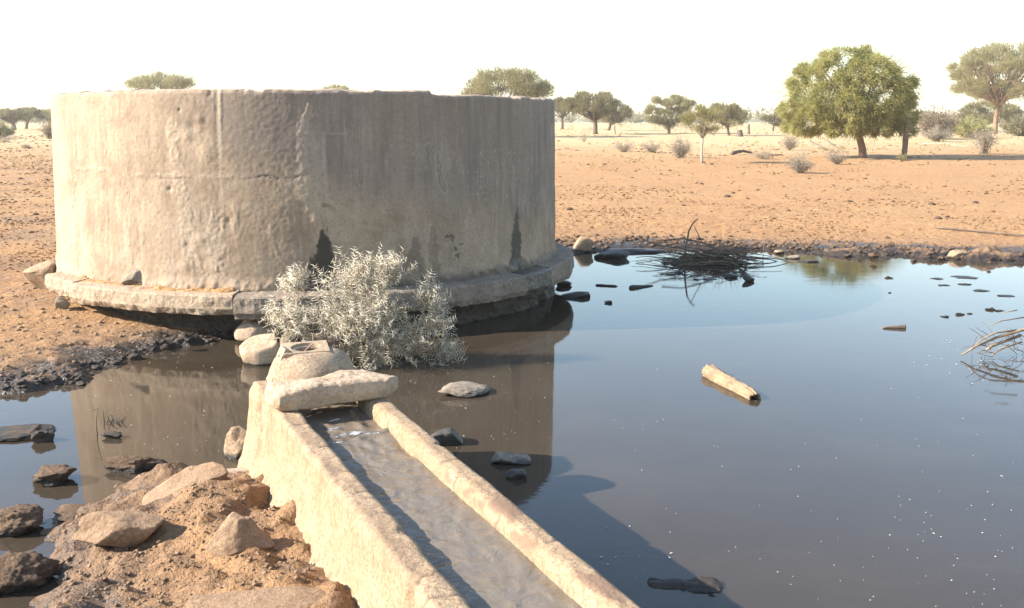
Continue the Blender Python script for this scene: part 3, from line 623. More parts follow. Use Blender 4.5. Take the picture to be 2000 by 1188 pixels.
for i, (px, py, s) in enumerate(sorted(big)):
    rock('mud_clod', 'black wet mud clod on the left bank, %s from the left edge' % nth(i+1), 'mud clod', M['mud_black'], px-s/2, py-s*.6, px+s/2, py, max(.0, on_ground(px, py).z-.01), 220+i % 14, .9, group='black mud clods along the left bank', rough=.14, sub=4, hmin=.03)
shp = [rock_shape(240+i, 6, .12, .16, 2) for i in range(8)]
def crumbs(n, fp, sizes, name, label, m):
    b = MB()
    for i in range(n):
        px, py = fp(); p = on_ground(px, py); s = rg.choice(sizes)*depth(p)/FPX/2; v, f = shp[rg.randrange(8)]; a = rg.random()*6
        v = v@np.array([[math.cos(a), -math.sin(a), 0], [math.sin(a), math.cos(a), 0], [0, 0, 1]]); b.add(v*np.array([s, s*.9, s*.6])+np.array([p.x, p.y, max(p.z, -.01)+s*.1]), f)
    tag(b.build(name, m), label, kind='stuff')
def fp1():
    px = rg.uniform(1085, 2005); return px, SHORE(px)+rg.gauss(-4, 7)+(rg.random()**2*26 if px > 1600 else 0)
def fp2():
    px = rg.uniform(0, 445); return px, np.interp(px, [0, 150, 250, 330, 440], [752, 738, 700, 672, 655])+rg.gauss(-3, 9)
crumbs(650, fp1, (4, 5, 6, 7, 8, 9, 11), 'shore_clods', 'small trodden clods crowding the far shore', M['mud_clod'])
crumbs(300, fp2, (4, 6, 7, 9, 11, 14), 'bank_clods', 'small black clods crowding the left bank', M['mud_black'])

# the long slab laid across the trough
def plane_u(px, py, u):
    a_ = (px-1000)/FPX; b_ = (594-py)/FPX; d = np.array([a_, CP+b_*SP, -SP+b_*CP]); t_ = u/(d[0]*U[0]+d[1]*U[1]); return d[0]*t_*V[0]+d[1]*t_*V[1], ZC+d[2]*t_
ridge = [(528, 788), (560, 770), (621, 757), (684, 750), (752, 746), (781, 741)]; under = [(528, 800), (565, 808), (633, 798), (655, 790), (700, 783), (759, 776), (784, 764)]; back = [(504, 752), (529, 744), (633, 733), (676, 720), (715, 720), (776, 733)]
fr, fb, bk = [np.array([plane_u(x, y, u) for x, y in q]) for q, u in ((ridge, 4.99), (under, 5.02), (back, 5.28))]
vq = np.linspace(.955, 1.665, 110); ST = []; kk = 64
for v_ in vq:
    e = min(1, (v_-.955)/.05+.25)*min(1, (1.665-v_)/.10+.3); zr_ = np.interp(v_, fr[:, 0], fr[:, 1]); zu = max(np.interp(v_, fb[:, 0], fb[:, 1]), .583); zk = np.interp(v_+.03, bk[:, 0], bk[:, 1]); uc = 5.14+.01*(v_-1.3); hu = .135*math.sqrt(e)
    pl = np.array([(uc-hu*.9, zu), (uc-hu, (zu+zr_)/2), (uc-hu*.96, zr_-.006), (uc-hu*.8, zr_+.008), (uc, (zr_+zk)/2+.012), (uc+hu*.85, zk), (uc+hu, zk-.03), (uc+hu*.95, .60), (uc+hu*.6, .583)])
    if e < 1: c_ = pl.mean(0); pl = c_+(pl-c_)*np.array([1, .55+.45*e])
    pc = np.concatenate([pl, pl[:1]]); L = np.concatenate([[0], np.cumsum(np.linalg.norm(np.diff(pc, axis=0), axis=1))]); q = np.linspace(0, L[-1], kk, endpoint=False)
    ST.append(np.stack([np.interp(q, L, pc[:, 0]), np.full(kk, v_), np.interp(q, L, pc[:, 1])], 1))
vv = np.concatenate(ST); cen = np.repeat(np.array([x.mean(0) for x in ST]), kk, 0); dn = .012*fbm(vv*7, 4, 5)+.009*fbm(vv*24, 4, 7, .6)
dd = vv-cen; dd /= np.linalg.norm(dd, axis=1)[:, None]+1e-6; vv = vv+dd*dn[:, None]
X = lambda q: np.stack([U[0]*q[:, 0]+V[0]*q[:, 1], U[1]*q[:, 0]+V[1]*q[:, 1], q[:, 2]], 1)
b = MB(); b.add(X(vv), grid_faces(len(ST), kk, True))
for e in (0, len(ST)-1):
    rr = X(vv[e*kk:(e+1)*kk]); b.add(np.concatenate([rr, [rr.mean(0)]]), [[kk, i, (i+1) % kk] for i in range(kk)])
tag(b.build('stone_slab', M['rock_pale']), 'long flat stone slab laid across the far end of the trough', 'rock')

# ------------------------------------------------------------------ dome cover on the trough head
dc = UV(5.56, 1.30, .522); dome = empty('dome_cover', dc); tag(dome, 'cast cement dome cover with a square collar round an open hole', 'cover')
pf = [(.255, -.02), (.26, .04), (.255, .10), (.24, .15), (.215, .20), (.175, .232), (.135, .250), (.09, .256), (.082, .235), (.12, .205), (.18, .17), (.22, .11)]
k = 56; a = np.arange(k)*2*PI/k; v = np.concatenate([np.stack([r0*np.cos(a), r0*np.sin(a), np.full(k, z0)], 1) for r0, z0 in pf]); v += (.006*fbm(v*9, 3, 2))[:, None]*np.array([1, 1, .6])
b = MB(); b.add(v+np.array(dc), grid_faces(len(pf), k, True)); b.build('dome', M['cast'], dome)
ra = .28; ca = np.array([-.035, .015, 0])
sq = np.stack([np.cos(a), np.sin(a)], 1); sq = sq/np.max(np.abs(sq), axis=1)[:, None]; sqr = .118*sq; sqr[:, 0] *= 1.12
rot = np.array([[math.cos(ra), -math.sin(ra)], [math.sin(ra), math.cos(ra)]]); sqr = sqr@rot.T; cir = .086*np.stack([np.cos(a+ra), np.sin(a+ra)], 1)
lay = [np.c_[cir, np.full(k, .265)], np.c_[sqr*.98, np.full(k, .265)], np.c_[sqr, np.full(k, .258)], np.c_[sqr, np.full(k, .244)], np.c_[sqr*.8, np.full(k, .222)], np.c_[cir, np.full(k, .23)], np.c_[cir, np.full(k, .265)]]
v = np.concatenate(lay); v[:, 2] += -.10*v[:, 0]*0 + .06*v[:, 1]; b = MB(); b.add(v+np.array(dc)+ca, grid_faces(len(lay), k, True)); collar = b.build('collar', M['cast'], dome, smooth=False)
def bar(p, q, w_, t_, side):
    p, q, side = np.array(p), np.array(q), np.array(side, float); ax = (q-p)/np.linalg.norm(q-p); side -= ax*(side@ax); side /= np.linalg.norm(side); up = np.cross(ax, side)
    v = [e+side*sx_*w_/2+up*sy*t_/2 for e in (p, q) for sx_, sy in ((-1, -1), (1, -1), (1, 1), (-1, 1))]
    return v, [[0, 3, 2, 1], [4, 5, 6, 7], [0, 1, 5, 4], [1, 2, 6, 5], [2, 3, 7, 6], [3, 0, 4, 7]]
b = MB(); base = np.array(dc)
top0, bot0 = np.array([-.128, -.05, .240]), np.array([-.188, -.10, .098]); sd_ = np.array([.45, -.9, 0]); sd_ /= np.linalg.norm(sd_)
for s in (-.037, .037): b.add(*[(np.array(bar(base+top0+sd_*s, base+bot0+sd_*s, .036, .075, sd_)[0])), bar((0, 0, 0), (0, 0, 1), 1, 1, (1, 0, 0))[1]])
for c in (top0, bot0): b.add(np.array(bar(base+c-sd_*.055, base+c+sd_*.055, .05, .077, (top0-bot0))[0]), bar((0, 0, 0), (0, 0, 1), 1, 1, (1, 0, 0))[1])
b.build('slotted_bracket', M['cast'], dome, smooth=False)
b = MB(); b.tube([base+(-.06, -.02, .225), base+(.0, .05, .272)], .005, 6); b.build('rod', M['rock_pale'], collar)
v, f = rock_shape(9, 4, .2, .04, 2); b = MB(); b.add(v*np.array([.06, .05, .06])+base+np.array([.25, -.06, .06]), f); b.build('lug', M['cast'], dome)
b = MB(); b.tube([base+(.02, -.20, .10), base+(.025, -.268, .095)], [.04, .04], 16); b.build('pipe_stub', M['black_pipe'], dome)
pa, pb_ = at(425, 928, .07), at(500, 922, .09); b = MB(); b.tube([pa+(pb_-pa)*f for f in np.linspace(0, 1, 6)], .032, 14)
tag(b.build('pipe', M['grey_pipe']), 'short old pipe between the wedge shaped boulder and the trough', 'pipe')

# ------------------------------------------------------------------ thorn bush
def pyr(mb, p, d, L, wd):
    "thin three sided spikes"
    d = d/np.linalg.norm(d, axis=1)[:, None]; h = np.cross(d, dirs(len(d))); h /= np.linalg.norm(h, axis=1)[:, None]+1e-9; g_ = np.cross(d, h)
    L = np.broadcast_to(L, (len(p),))[:, None]; wd = np.broadcast_to(wd, (len(p),))[:, None]
    A = p+h*wd; B = p+(-.5*h+.87*g_)*wd; C = p+(-.5*h-.87*g_)*wd; D = p+d*L
    n = len(p); v = np.stack([A, B, C, D], 1).reshape(-1, 3); i = np.arange(n)[:, None]*4
    mb.add(v, np.concatenate([i+np.array([[0, 1, 3]]), i+np.array([[1, 2, 3]]), i+np.array([[2, 0, 3]])]))
def blades(mb, p, d, L, wd):
    "single leaf-like faces with two segments"
    n = len(p); d = d/(np.linalg.norm(d, axis=1)[:, None]+1e-9); h = np.cross(d, dirs(n)); h /= np.linalg.norm(h, axis=1)[:, None]+1e-9
    L = np.broadcast_to(L, (n,))[:, None]; wd = np.broadcast_to(wd, (n,))[:, None]
    v = np.stack([p, p+d*L*.45+h*wd*.5, p+d*L, p+d*L*.45-h*wd*.5], 1).reshape(-1, 3); mb.add(v, np.arange(n)[:, None]*4+np.arange(4)[None, :])
bc = at(702, 716, 0.); bush = empty('thorn_bush', bc); tag(bush, 'cut bush bristling with long white thorns lying between trough and tank', 'bush')
C0 = np.array([bc.x+.0, bc.y+.10, .37]); RAD = np.array([.45, .33, .28]); stemm, twm, thm, lfm = MB(), MB(), MB(), MB()
s0 = np.array(at(545, 622, .30)); s0[1] = bc.y+.05; s0 = np.array([at(538, 625, .34).x*1.0, bc.y+.0, .37]); mid_ = C0+np.array([-.25, -.22, -.25])
s0 = np.array([(540-1000)*8.3/1920, bc.y-.02, .42]); s1_ = np.array([(632-1000)*8.2/1920, bc.y-.12, .245])
tt = np.linspace(0, 1, 9)[:, None]; pts = s0*(1-tt)+s1_*tt+np.array([0, 0, .01])*np.sin(tt*9); stemm.tube(pts, np.linspace(.016, .022, 9), 8)
tt = np.linspace(0, 1, 7)[:, None]; stemm.tube(s1_*(1-tt)+(C0+(.1, 0, -.2))*tt, np.linspace(.022, .014, 7), 7)
lobes = [(0, 0, 0, 1.), (-.45, 0, -.02, .55), (-.52, .02, .28, .28), (-.62, -.02, .02, .3), (.10, 0, .30, .55), (.28, .0, .40, .26), (.42, 0, -.15, .6), (.15, -.1, -.22, .7), (.55, 0, .2, .3), (.62, 0, -.02, .32), (.68, 0, -.25, .28), (-.1, 0, .3, .6), (-.3, 0, -.2, .5)]
for k in range(980):
    lx, ly, lz, lr = lobes[0] if rg.random() < .34 else lobes[rg.randrange(1, len(lobes))]
    q = dirs(1)[0]*rg.random()**.6; o = C0+np.array([lx, ly, lz])+q*RAD*lr*.8
    if o[2] < .02: o[2] = .02+.06*rg.random()
    out = (o-C0)/RAD; dr_ = out/(np.linalg.norm(out)+.2)*.8+dirs(1)[0]*.75+np.array([0, 0, .3]); dr_ /= np.linalg.norm(dr_)
    n = rg.randint(7, 13) if lr > .4 else rg.randint(5, 9); ps = [o]
    for i in range(n): dr_ = dr_+dirs(1)[0]*.22+np.array([0, 0, .03]); dr_ /= np.linalg.norm(dr_); ps.append(ps[-1]+dr_*.024)
    ps = np.array(ps); ps[:, 2] = np.maximum(ps[:, 2], .015); twm.tube(ps, np.linspace(.0032, .0014, len(ps)), 3, False)
    p2 = np.repeat(ps[1:], 2, 0); tdir = np.repeat(np.diff(ps, axis=0), 2, 0); tdir /= np.linalg.norm(tdir, axis=1)[:, None]
    dd = np.cross(tdir, dirs(len(tdir))); dd /= np.linalg.norm(dd, axis=1)[:, None]; dd[1::2] = -dd[::2]+.4*dirs(len(dd)//2); dd += .35*tdir
    pyr(thm, p2, dd, RNG.uniform(.022, .070, len(p2)), .0027)
    p2 = p2[::4]; blades(lfm, p2+dirs(len(p2))*.004, dirs(len(p2))+np.array([0, 0, .4]), RNG.uniform(.008, .020, len(p2)), .008)
for k in range(16):
    e = C0+dirs(1)[0]*RAD*.75; e[2] = max(e[2], .1); tt = np.linspace(0, 1, 7)[:, None]; b0 = s1_+np.array([.12, .02, .0]); mdp = (b0+e)/2+dirs(1)[0]*.05
    stemm.tube(b0*(1-tt)**2+2*mdp*tt*(1-tt)+e*tt**2, np.linspace(.008, .003, 7), 5)
stemm.build('stem', M['twig'], bush); tag(twm.build('twig', M['dead_wood'], bush), kind='stuff'); tag(thm.build('thorn', M['thorn'], bush), kind='stuff'); tag(lfm.build('leaf', M['thorn_leaf'], bush), kind='stuff')

# ------------------------------------------------------------------ dead branches and wood in the water
def bent(p, d, n, L, wob, sag=0.):
    ps = [np.array(p, float)]; d = np.array(d, float); d /= np.linalg.norm(d)
    for i in range(n): d = d+dirs(1)[0]*wob+np.array([0, 0, -sag]); d /= np.linalg.norm(d); ps.append(ps[-1]+d*L/n)
    return np.array(ps)
bp = at(1385, 516, 0); pile = empty('brush_pile', bp); tag(pile, 'heap of dark dead branches on the far edge of the pond', 'brush pile')
big_, thin = MB(), MB(); sc = depth(bp)/FPX
for k in range(180):
    x = bp.x+rg.gauss(.05, .25)*1.1; y = bp.y+.12+rg.gauss(0, .16); z = abs(rg.gauss(.0, .10))*max(.15, 1-abs((x-bp.x-.05)/.95))+.01
    a = rg.gauss(0, .45)+(PI if rg.random() < .5 else 0); ps = bent((x, y, z), (math.cos(a), .6*math.sin(a), rg.uniform(-.06, .3)), 7, rg.uniform(.3, .8), .16, .05)
    ps[:, 2] = np.maximum(ps[:, 2], -.02); (thin if k % 4 else big_).tube(ps, np.linspace(1, .5, len(ps))*rg.uniform(.004, .008)*(1 if k % 4 else 1.8), 4)
def pix(pts, y0, dy=0.): return [np.array([(px-1000)*(y0*CP)/FPX*1.005, y0+dy*i, 0]) + np.array([0, 0, 1])*(ZC-(y0+dy*i)*math.tan(PITCH-math.atan((594-py)/FPX))) for i, (px, py) in enumerate(pts)]
for pts, r0, r1 in (([(1344, 516), (1347, 480), (1352, 450), (1360, 436), (1369, 428)], .016, .010), ([(1250, 462), (1270, 472), (1295, 480), (1330, 484)], .008, .012), ([(1300, 470), (1340, 466), (1380, 474), (1420, 492), (1450, 510)], .010, .014),
                    ([(1360, 440), (1372, 462), (1380, 475)], .005, .007), ([(1440, 512), (1460, 500), (1474, 490)], .02, .014), ([(1420, 515), (1450, 521), (1474, 523)], .02, .015), ([(1425, 500), (1458, 488), (1470, 507)], .012, .016)):
    big_.tube(np.array(pix(pts, bp.y+.05, .02)), np.linspace(r0, r1, len(pts)), 6)
for k in range(70):
    ps = bent((bp.x+rg.uniform(-.1, .6), bp.y+.1+rg.gauss(0, .1), .12), (rg.gauss(.1, .7), .2, rg.uniform(.3, 1.2)), 6, rg.uniform(.15, .38), .2, .10); thin.tube(ps, np.linspace(.003, .0015, len(ps)), 3)
big_.build('branch', M['twig'], pile); tag(thin.build('twigs', M['twig'], pile), kind='stuff')
v, f = rock_shape(77, 3, .2, .12, 4); b = MB(); b.add(v*np.array([.66, .24, .03])+np.array([bp.x-.05, bp.y+.12, .0]), f); b.build('mud_base', M['mud_black'], pile)
v, f = rock_shape(78, 3, .2, .14, 4); b = MB(); b.add(v*np.array([.62, .20, .055])+np.array([at(1235, 490).x, at(1235, 492).y, .0]), f)
tag(b.build('mud_bar', M['mud_black']), 'low black mud bar between the brush pile and the tank', 'mud lump')
b = MB(); b.tube(bent(at(1490, 505, -.03), (0, 0, 1), 3, .22, .02), .006, 5); tag(b.build('stick', M['twig']), 'short upright stick in the water just right of the brush pile', 'stick')
# branch reaching in from the right edge
rp = at(1990, 700, 0); rb = empty('dead_branch', rp); tag(rb, 'bare pale dead branch reaching into the water from the right edge', 'branch'); b1, b2 = MB(), MB()
for pts, r0, r1 in (([(1912, 694), (1945, 676), (1985, 660), (2040, 645), (2110, 640)], .007, .016), ([(1930, 684), (1952, 664), (1985, 650), (2030, 645)], .004, .009), ([(1965, 636), (1990, 627), (2040, 620)], .003, .006), ([(1988, 611), (2020, 606)], .003, .005), ([(1962, 684), (1975, 676), (1990, 672), (2040, 655)], .010, .014), ([(1975, 694), (1992, 682), (2040, 668)], .006, .008)):
    b1.tube(np.array(pix(pts, rp.y, .03)), np.linspace(r0, r1, len(pts)), 6)
for k in range(46):
    p = np.array(pix([(rg.uniform(1940, 2060), rg.uniform(660, 698))], rp.y)[0])+np.array([0, rg.uniform(0, .2), 0]); p[2] = max(p[2], .0); ps = bent(p, (rg.gauss(-.3, .6), rg.gauss(0, .4), rg.uniform(-.3, .7)), 5, rg.uniform(.08, .22), .2); b2.tube(ps, np.linspace(.0035, .0015, len(ps)), 3)
b1.build('branch', M['dead_wood'], rb); tag(b2.build('twigs', M['twig'], rb), kind='stuff')
# black twigs and bent twig in the left pond
lp = at(222, 827, 0); b = MB()
for k in range(11): b.tube(bent((lp.x+rg.gauss(0, .03), lp.y+rg.gauss(0, .02), -.01), (rg.gauss(.25, .5), rg.gauss(0, .4), rg.uniform(.4, 1)), 5, rg.uniform(.05, .10), .2), np.linspace(.005, .002, 6), 4)
tag(b.build('twig_clump', M['wood_dark']), 'clump of short black twigs sticking out of the left pond', 'twigs')
lp = at(146, 848, 0); b = MB(); b.tube(np.array(pix([(146, 852), (144, 832), (147, 812), (152, 795)], lp.y)), np.linspace(.005, .002, 4), 4); b.tube(np.array(pix([(150, 798), (142, 802), (132, 800)], lp.y)), .002, 3)
tag(b.build('twig', M['twig']), 'single thin bent twig standing in the left pond', 'twig')
def log_mesh(p0, p1, r0, r1, hollow=True, seed=0, n=60, k=40, flat=1., groove=.012):
    p0, p1 = np.array(p0), np.array(p1); ax = p1-p0; L = np.linalg.norm(ax); ax /= L; sdv = np.cross(ax, [0, 0, 1]); sdv /= np.linalg.norm(sdv); up = np.cross(sdv, ax); rows = []
    for i in range(n):
        f = i/(n-1); a = np.arange(k)*2*PI/k; q = np.stack([np.cos(a)*3, np.sin(a)*3, np.full(k, f*1.2)], 1); r = r0+(r1-r0)*f+groove*fbm(q*2.2, 4, seed)+groove*.6*fbm(np.stack([np.cos(a), np.sin(a), np.full(k, f*4)], 1)*2, 3, seed+2)
        r *= (1-.6*max(0, 1-f*18)**2 if f < .055 else 1)*(1 if hollow or f < .8 else .25+.75*math.sqrt(max(0, 1-((f-.8)/.2)**2)))
        rows.append(p0+ax*L*f+(sdv[None]*np.cos(a)[:, None]+up[None]*np.sin(a)[:, None]*flat)*r[:, None]+ax[None]*(.02*fbm(q*3, 2, seed+4)*(f > .9))[:, None])
    if hollow:
        for s_r, back in ((.72, .0), (.62, -.03), (.45, -.16), (.1, -.2)): c = rows[n-1].mean(0); rows.append(c+(rows[n-1]-c)*s_r+ax*back)
    else: c = rows[-1].mean(0); rows.append(c+(rows[-1]-c)*.4)
    b = MB(); b.add(np.concatenate(rows), grid_faces(len(rows), k, True)); e0 = rows[0]; b.add(np.concatenate([e0, [e0.mean(0)]]), [[k, (i+1) % k, i] for i in range(k)]); e0 = rows[-1]; b.add(np.concatenate([e0, [e0.mean(0)]]), [[k, i, (i+1) % k] for i in range(k)]); return b
q0, q1 = at(1382, 727, .015), at(1476, 779, .01)
tag(log_mesh(q0, q1, .078, .048, True, 3, 90, 56, groove=.02).build('floating_log', M['dead_wood']), 'pale weathered log with a hollow end floating in the pond', 'log')
q0, q1 = at(1262, 1150, -.022), at(1410, 1157, -.02)
tag(log_mesh(q0, q1, .055, .085, False, 8, flat=.5, groove=.035).build('sunken_log', M['wood_dark']), 'dark waterlogged wood half sunk beside the trough at the bottom', 'log')
q0, q1 = at(1724, 640, .008), at(1768, 639, .012)
tag(log_mesh(q0, q1, .010, .026, True, 12, 20, 14, groove=.004).build('driftwood', M['twig']), 'small bone shaped stick floating in the right half of the pond', 'stick')
q0, q1 = at(1276, 558, .005), at(1229, 562, .01)
tag(log_mesh(q0, q1, .006, .034, False, 15, 20, 14, groove=.004).build('driftwood', M['wood_dark']), 'dark wedge shaped floating stick below the black mossy block', 'stick')
q0, q1 = at(1163, 557, .005), at(1206, 560, .0)
tag(log_mesh(q0, q1, .014, .02, False, 17, 20, 14, groove=.008).build('driftwood', M['wood_dark']), 'thin dark floating stick close to the tank ledge', 'stick')
q0, q1 = on_ground(1828, 448), on_ground(2060, 468); b = MB(); pp = [q0+(q1-q0)*f+Vector((0, .05*math.sin(f*7), .03)) for f in np.linspace(0, 1, 12)]; b.tube(np.array(pp), .016, 8)
tag(b.build('pole', M['post']), 'long thin pale pole lying on the sand at the right', 'pole')
# foam flecks
b = MB(); k = 8; a = np.arange(k)*2*PI/k
def fleck(px, py, s, mb=b):
    p = at(px, py, 0.); r_ = s*.62*rg.uniform(.5, 1.2)*depth(p)/FPX/2; e = rg.uniform(.6, 1.2); th_ = rg.random()*PI; x = r_*np.cos(a)*e*(1+.25*RNG.normal(size=k)*.6); y = r_*np.sin(a)*1.3*(1+.15*RNG.normal(size=k))
    ct, st_ = math.cos(th_), math.sin(th_); mb.add(np.concatenate([[[p.x, p.y, .007]], np.stack([p.x+x*ct-y*st_, p.y+x*st_+y*ct, np.full(k, .003)], 1)]), [[0, 1+i, 1+(i+1) % k] for i in range(k)])
for i in range(80):
    px = rg.uniform(1120, 2000); py = 660+528*rg.random()**.7
    if py > 900 and px < 1150+(py-850)*.9 and rg.random() < .6: continue
    fleck(px, py, rg.choice((2, 2, 2, 2.5, 3, 3, 4))+(2*rg.random() if py > 900 else 0))
for i in range(50): px = rg.gauss(1850, 130); py = rg.gauss(1070, 80); px < 2010 and py < 1200 and fleck(px, py, rg.choice((2, 2, 3, 3, 4, 5, 6, 9 if i % 5 == 0 else 3)))
for i in range(50): fleck(rg.uniform(790, 1080), rg.uniform(700, 900), rg.choice((2, 2, 3, 4)))
for i in range(45): fleck(rg.uniform(180, 500), rg.uniform(690, 900), rg.choice((2, 2, 3, 4, 5)))
for i in range(8): fleck(rg.uniform(1110, 1350), rg.uniform(1000, 1120), rg.choice((5, 7, 9)))
for i in range(24): fleck(rg.gauss(1880, 40), rg.gauss(715, 25), rg.choice((3, 4, 6)))
tag(b.build('foam_flecks', M['foam']), 'tiny white foam flecks drifting on the pond', kind='stuff')
b = MB()
for i in range(13):
    u0_ = rg.choice((4.60, 4.63, 4.70, 4.82, 4.98, 5.1))+rg.gauss(0, .012); v0_ = rg.uniform(1.14, 1.40); n = 9; L_2 = rg.uniform(.03, .10); wv = rg.uniform(.0015, .0045)*(1.6 if u0_ < 4.72 else 1)
    fv = np.linspace(0, 1, n); vq_ = v0_+fv*L_2; uq_ = u0_+.25*(vq_-1.3)+.012*fbm(np.stack([fv*3+i, fv*0, fv*0], 1), 2, 5); wq = wv*np.sin(fv*PI)*(1+.6*RNG.normal(size=n)); zq_ = .512+.012*np.exp(-((u0_-4.62)/.03)**2)+.013
    top_ = np.array([UV(a_+w2, b2, zq_) for a_, b2, w2 in zip(uq_, vq_, wq)]); bo_ = np.array([UV(a_-w2, b2, zq_-.003) for a_, b2, w2 in zip(uq_, vq_, wq)]); b.add(np.concatenate([top_, bo_]), grid_faces(2, n))
tag(b.build('trough_foam', M['foam']), 'white froth where water rushes into the trough', kind='stuff')

# ------------------------------------------------------------------ trees and shrubs
def curve(p0, p1, up=.3, n=7, wob=.03):
    p0, p1 = np.array(p0, float), np.array(p1, float); L = np.linalg.norm(p1-p0); mdl = (p0+p1)/2+np.array([0, 0, -1])*L*up*.0+dirs(1)[0]*L*wob
    mdl = p0*.55+p1*.45+np.array([0, 0, up*L])+dirs(1)[0]*L*wob; tt = np.linspace(0, 1, n)[:, None]
    return p0*(1-tt)**2+2*mdl*tt*(1-tt)+p1*tt**2
def tree(name, label, cat, base, box, leaf, bark='bark', nclump=26, nleaf=5000, shape='dome', ll=.4, lw=.1, droop=0., rt=None, fork=.25, dscale=1., group=None, y=None, spread=.5, upf=.6, nlimb=14, seed=0, sub=0.):
    "box = crown extent in photo pixels (x0,y0,x1,y1); base = foot of the trunk (x,y)"
    global RNG
    RNG = np.random.default_rng(900+seed); rnd = random.Random(seed)
    if y is None: B = on_ground(*base)
    else: X_ = (base[0]-1000)*y*CP/FPX; B = Vector((X_, y, gz(X_, y)))
    s = depth(B)/FPX; x0, y0, x1, y1 = box; top_px = pj(B)[1]
    cx = B.x+((x0+x1)/2-base[0])*s; hw = (x1-x0)/2*s; zt = B.z+(top_px-y0)*s; zb = B.z+(top_px-y1)*s; H = zt-B.z; ch = zt-zb
    root = empty(name, B); tag(root, label, cat, group)
    cen = []
    while len(cen) < nclump:
        q = RNG.uniform(-1, 1, 3); r_ = np.linalg.norm(q)
        if shape == 'bell':
            if math.hypot(q[0], q[1]) > (math.sqrt(max(0, 1-max(0, q[2]+.35)**2/1.82)) if q[2] > -.35 else 1): continue
        elif r_ > 1: continue
        if r_ < .25: continue
        if shape == 'flat' and q[2] < -.35+.5*(q[0]**2+q[1]**2)-.2*rnd.random(): continue
        if shape == 'dome' and q[2] < -.75 and rnd.random() < .7: continue
        if r_ < .62 and rnd.random() < .55: continue
        cen.append(q)
    cen = np.array(cen); 
    if shape == 'flat': cz = zb+ch*.42; sz = ch*.5
    else: cz = zb+ch*.5; sz = ch*.46
    rc = max(hw, .6*ch)*(1.35/math.sqrt(nclump))
    K = np.stack([cx+cen[:, 0]*(hw-rc*.5), B.y+cen[:, 1]*(hw-rc*.5)*.9, cz+cen[:, 2]*(sz-rc*.15)], 1)
    fz = B.z+max(.25, fork*H); fp = np.array([B.x+(cx-B.x)*.35, B.y, fz]); rt = rt or H*.022
    tm, lm, cm = MB(), MB(), MB()
    tp_ = np.array([np.array(B)+(fp-np.array(B))*f+np.array([math.sin(f*4+seed)*.04*H*f, 0, 0])*(1-f) for f in np.linspace(0, 1, 8)]); tp_[0, 2] -= .05
    tm.tube(tp_, rt*np.array([1.35, 1.08, 1, .95, .92, .9, .9, .95]), 10)
    idx = list(range(nclump)); rnd.shuffle(idx)
    for i in idx[:nlimb]:
        r0 = rt*rnd.uniform(.4, .62); ps = curve(fp, K[i], -.06 if shape == 'flat' else .05, 8, .08); lm.tube(ps, np.linspace(r0, r0*.22, 8), 5)
        for j in range(3): o_ = ps[rnd.randint(3, 6)]; e_ = K[rnd.choice(idx)]; e_ = o_+(e_-o_)*.45+dirs(1)[0]*rc*.5; lm.tube(curve(o_, e_, .05, 5, .1), np.linspace(r0*.35, r0*.1, 5), 4)
    per = nleaf//nclump; c0 = np.array([cx, B.y, cz-sz*.9])
    for c in K:
        wgt = rnd.uniform(.55, 1.35); n = int(per*wgt); sprd = np.array([1, 1, spread])*rc*rnd.uniform(.75, 1.15)
        g3 = dirs(n)*(RNG.random(n)**.55)[:, None]; p = c+g3*sprd
        out = c-c0; out = out/(np.linalg.norm(out)+1e-6)
        d = out*.7+g3*.5+dirs(n)*.6+np.array([0, 0, upf-droop*1.6])
        blades(cm, p, d, RNG.uniform(.5, 1.25, n)*ll, RNG.uniform(.6, 1.2, n)*lw)
    # stray sprays that break the outline
    n = nleaf//12; q = dirs(n); q[:, 2] = np.where(shape == 'flat', np.abs(q[:, 2])*.9-.1, q[:, 2]); p = np.stack([cx+q[:, 0]*hw*RNG.uniform(.8, 1.05, n), B.y+q[:, 1]*hw*.9, cz+q[:, 2]*sz*RNG.uniform(.8, 1.08, n)], 1)
    p[:, 2] = np.maximum(p[:, 2], B.z+.25*H*.4); blades(cm, p, q+np.array([0, 0, upf-droop*2])+.5*dirs(n), RNG.uniform(.6, 1.4, n)*ll, lw*.6)
    tk_ = tm.build('trunk', M[bark], root); lm.build('limbs', M[bark], tk_); cm.build('crown', M[leaf], root, smooth=False)
    return root
